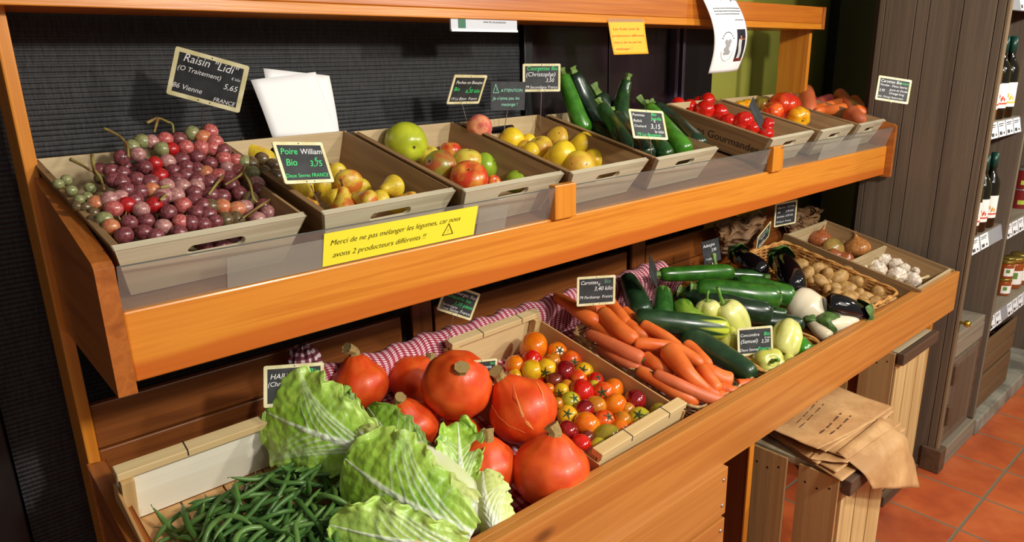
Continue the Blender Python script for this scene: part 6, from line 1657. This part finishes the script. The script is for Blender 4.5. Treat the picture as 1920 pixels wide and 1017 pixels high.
for i in range(NB):
    x = rb.uniform(.235, .52); y = rb.uniform(.87, 1.255)
    if i >= 200:
        h = bheap(x, y)+rb.uniform(.0, .010)
    else:
        h = bheap(x, y)*rb.uniform(.55, 1.0)
    o = link('green_bean', BM[rb.randrange(len(BM))])
    eps = .01
    gx = (bheap(x+eps, y)-bheap(x-eps, y))/(2*eps); gy = (bheap(x, y+eps)-bheap(x, y-eps))/(2*eps)+LS
    nrm = Vector((-gx*.7, -gy*.7, 1)).normalized()
    yaw = rb.gauss(.75, .75) if x < .42 else rb.uniform(0, PI)
    A = nrm.to_track_quat('Z', 'Y').to_matrix() @ Matrix.Rotation(yaw, 3, 'Z') @ Matrix.Rotation(rb.uniform(-.22, .22), 3, 'Y') @ Matrix.Rotation(rb.uniform(0, 6), 3, 'X')
    if i > 262: A = A @ Matrix.Rotation(.7, 3, 'Y')
    p = Vector((x, y, lowz(y)+h))
    # keep both ends inside the crate
    for _ in range(3):
        e0 = p+A @ Vector((.062, 0, 0)); e1 = p+A @ Vector((-.062, 0, 0))
        if min(e0.x, e1.x) < .212: p.x += .212-min(e0.x, e1.x)
        if max(e0.y, e1.y) > 1.285: p.y -= max(e0.y, e1.y)-1.285
    o.matrix_world = Matrix.Translation(p) @ A.to_4x4()
    tag(o, 'thin green bean in the heap filling the white-backed crate', 'green bean', 'green beans in the crate')

# ---------------------------------------------------------------- Chinese cabbages
t = NT('cabbage_leaf')
at_ = t.n('ShaderNodeAttribute'); at_.attribute_name = 'vein'
v = t.co()
g1 = t.ramp(t.noise(v, 14, 3), [(.35, S(136, 190, 44)), (.65, S(174, 216, 76))])
vo = t.n('ShaderNodeTexVoronoi'); vo.feature = 'DISTANCE_TO_EDGE'; t.l(t.co(), vo.inputs['Vector']); vo.inputs['Scale'].default_value = 62
g1 = t.mix(t.ramp(vo.outputs['Distance'], [(.0, (.35, .35, .35, 1)), (.08, BLK)]), g1, S(186, 218, 110))
sepc = t.n('ShaderNodeSeparateColor'); t.l(at_.outputs['Color'], sepc.inputs[0])
c = t.mix(sepc.outputs[1], g1, S(226, 232, 150))                     # pale yellow heart tint
c = t.mix(sepc.outputs[2], c, S(70, 128, 30))                        # deeper green outer leaf
c = t.mix(sepc.outputs[0], c, S(240, 244, 222))                      # white ribs
t.base(c).set(Roughness=.38, Subsurface_Weight=.12, Subsurface_Scale=.01, Coat_Weight=.12)
t.bump(vo.outputs['Distance'], .5, .004); M['leaf'] = t.m
def leaf(parent, base, tip, side, width, bulge=.02, cup=.35, ruffle=.012, rib=.016, pale=0., deep=0., seed=0, curl=.0, asym=0., nu=110, nv=84, basew=.42, crink=.0028, shape=3.0):
    # side: world vector across the leaf; normal follows; cup bends the edges away from the normal
    base = Vector(base); tip = Vector(tip); ax = (tip-base); L = ax.length; ax.normalize()
    side = Vector(side); side = (side-ax*side.dot(ax)).normalized(); nrm = side.cross(ax).normalized()
    if nrm.dot(CAM-base) < 0: nrm = -nrm
    veins = []
    NV = 6
    for k in range(NV):
        for sg in (-1, 1):
            veins.append((-.03+.115*k+(.04 if sg < 0 else 0), 3.1-.42*k, 10-1.2*k, max(.0011, .0030-.0003*k), sg))
    mb = MB(); cols = []
    N = noise.noise
    for j in range(nv+1):
        for i in range(nu+1):
            u = i/nu*2-1; v_ = j/nv
            wv = width*(basew+(1-basew)*min(1, v_*1.7)**.8)*max(0, 1-max(0, v_-.45)**shape*(1/.55**shape))**.5
            if v_ > .985: wv = max(wv, width*.10)
            edge = abs(u)**3
            wv *= 1+.05*edge*math.sin(v_*34+seed+3*u)+.03*edge*math.sin(v_*71+seed)
            t_ = u*wv+asym*v_*width*.2
            s_ = v_*L+edge*.006*math.sin(u*20+seed)
            if v_ > .9: s_ += (v_-.9)*.16*math.sin(u*23+seed)*L*.4
            n_ = bulge*math.sin(PI*min(1, v_))*1.0-cup*(t_*t_)/max(width, 1e-3)-curl*v_**3*L
            n_ += ruffle*edge*(math.sin(v_*24+seed*1.7+2*u)+.5*math.sin(v_*53+seed))*(.25+.75*v_)
            n_ += crink*(1-.5*(v_ < .12))*(N(Vector((t_*75+seed, s_*75, seed)))+.8*N(Vector((t_*30, s_*30+seed, 4))))*min(1, v_*2.5)
            # ribs
            wr_ = rib*.8*(1-.9*v_**.7)
            rb_ = max(0, 1-(abs(t_)/max(wr_, 1e-4))**2)
            ve = 0
            for (s0, ta, tb, w_, sg) in veins:
                if t_*sg > 0:
                    tt = abs(t_); sc = L*s0+tt*ta-tt*tt*tb+.006*N(Vector((tt*30, s0*9, seed)))
                    dd = abs(s_-sc)/math.sqrt(1+max(.3, ta-2*tt*tb)**2); ww = w_*max(.35, 1-tt/width*.75)
                    if dd < ww*3: ve = max(ve, math.exp(-(dd/ww)**2)*(1-.55*min(1, tt/width)))
                    # a finer branch leaving towards the margin
                    if tt > .28*width:
                        t2 = tt-.28*width; sc2 = sc-t2*(ta*.75)
                        dd2 = abs(s_-sc2); 
                        if dd2 < ww*3: ve = max(ve, .6*math.exp(-(dd2/(ww*.7))**2)*(1-.5*min(1, tt/width)))
            vc = max(min(1, rb_*1.6)*(1-.35*v_), ve*.68)
            n_ += .0030*rb_*(1-.7*v_)+.0014*ve
            mb.v.append(base+ax*s_+side*t_+nrm*n_)
            cols.append((vc, pale+(.25*edge if not pale else 0)+max(0, .25-v_)*.6, deep*(.5+.5*edge), 1))
    for j in range(nv):
        for i in range(nu):
            a = j*(nu+1)+i; mb.f.append((a, a+1, a+nu+2, a+nu+1))
    o = mb.build('leaf', M['leaf'], parent, smooth=True, solid=.0012)
    ca = o.data.color_attributes.new('vein', 'FLOAT_COLOR', 'POINT')
    for i, c_ in enumerate(cols): ca.data[i].color = tuple(min(1, max(0, q)) for q in c_)
    return o
M['heart'] = skin('cabbage_base_white', S(238, 242, 218), S(214, 228, 160), 6, .35, coat=.15)
def core(parent, a, b, ra, rb_, name='heart'):
    P = [a.lerp(b, t_) for t_ in (0, .03, .1, .22, .4, .6, .8, .93, 1)]
    rs = [ra*.25, ra*.6, ra*.85, ra, (ra+rb_)*.52, rb_*1.02, rb_*.85, rb_*.5, rb_*.12]
    return MB().tube(P, rs, 32, wob=.06, seed=2).build(name, M['heart'], parent, smooth=True)
def LP(px, py, h): return low(px, py, h)
scr = lambda x, y, z=0: R @ Vector((x, y, z))
# front cabbage
cb = thing('chinese_cabbage', 'big pale green Chinese cabbage in front, its white foot towards the fascia', 'cabbage', LP(800, 900, .06))
cbi = -cb.location
class _P: pass
def under(parent, fn, *a, **k):
    o = fn(parent, *a, **k); o.location = -parent.location; return o
cA, cB_ = LP(925, 985, .085), LP(715, 840, .095)
under(cb, core, cA, cB_, .048, .060)
# wrapper leaves low to the left
under(cb, leaf, LP(875,1030,.125), LP(618,985,.125), scr(.35,-.9,.1), .060, bulge=.02, cup=.25, pale=.25, seed=5, ruffle=.016, rib=.012)
# dark leaf at the back
under(cb, leaf, LP(850,905,.07), LP(690,765,.115), scr(.6,.75,.2), .050, bulge=.03, cup=.5, deep=.6, seed=9, ruffle=.008)
# folded pale leaf over the top edge
under(cb, leaf, LP(884,962,.165), LP(672,806,.185), scr(.55,.8,.35), .040, bulge=.022, cup=.9, pale=.7, seed=3, ruffle=.007, rib=.030, basew=.7)
# curled frilly leaf on the right
under(cb, leaf, LP(868,920,.12), LP(858,792,.150), scr(1,-.25,.1), .050, bulge=-.004, cup=-.35, pale=.12, seed=12, ruffle=.016, rib=.014)
# main broad leaf
under(cb, leaf, LP(884,1008,.14), LP(648,862,.16), scr(.62,.78,0), .100, shape=4.0, bulge=.030, cup=.38, seed=1, ruffle=.010, rib=.020, basew=.34)
# thick white wrapper at the foot
under(cb, leaf, LP(935,1020,.10), LP(905,885,.14), scr(1,.3,.3), .040, bulge=.022, cup=.9, pale=.8, seed=7, ruffle=.002, rib=.024, basew=.8, crink=.0004)
# frilly side strip where the two heads meet
under(cb, leaf, LP(720,870,.10), LP(655,845,.15), scr(.3,.9,.3), .045, bulge=.01, cup=.6, pale=.45, seed=17, ruffle=.012, rib=.006)
# rear cabbage
ca_ = thing('chinese_cabbage', 'Chinese cabbage behind, one broad veined leaf spread to the left over the beans', 'cabbage', LP(620, 780, .12))
a0, a1 = LP(720, 850, .085), LP(560, 780, .115)
under(ca_, core, a0, a1, .045, .055)
under(ca_, leaf, LP(690,850,.07), LP(560,850,.10), scr(.4,-.85,.2), .060, bulge=.01, cup=.5, pale=.4, seed=22, ruffle=.010)
under(ca_, leaf, LP(704,846,.145), LP(498,772,.155), scr(.40,.92,0), .104, bulge=.026, cup=.24, seed=21, ruffle=.009, rib=.016, basew=.40, shape=5.5, asym=.35)
under(ca_, leaf, LP(712,840,.12), LP(600,735,.135), scr(.6,.8,0), .050, bulge=.03, cup=.5, deep=.4, seed=25, ruffle=.008)
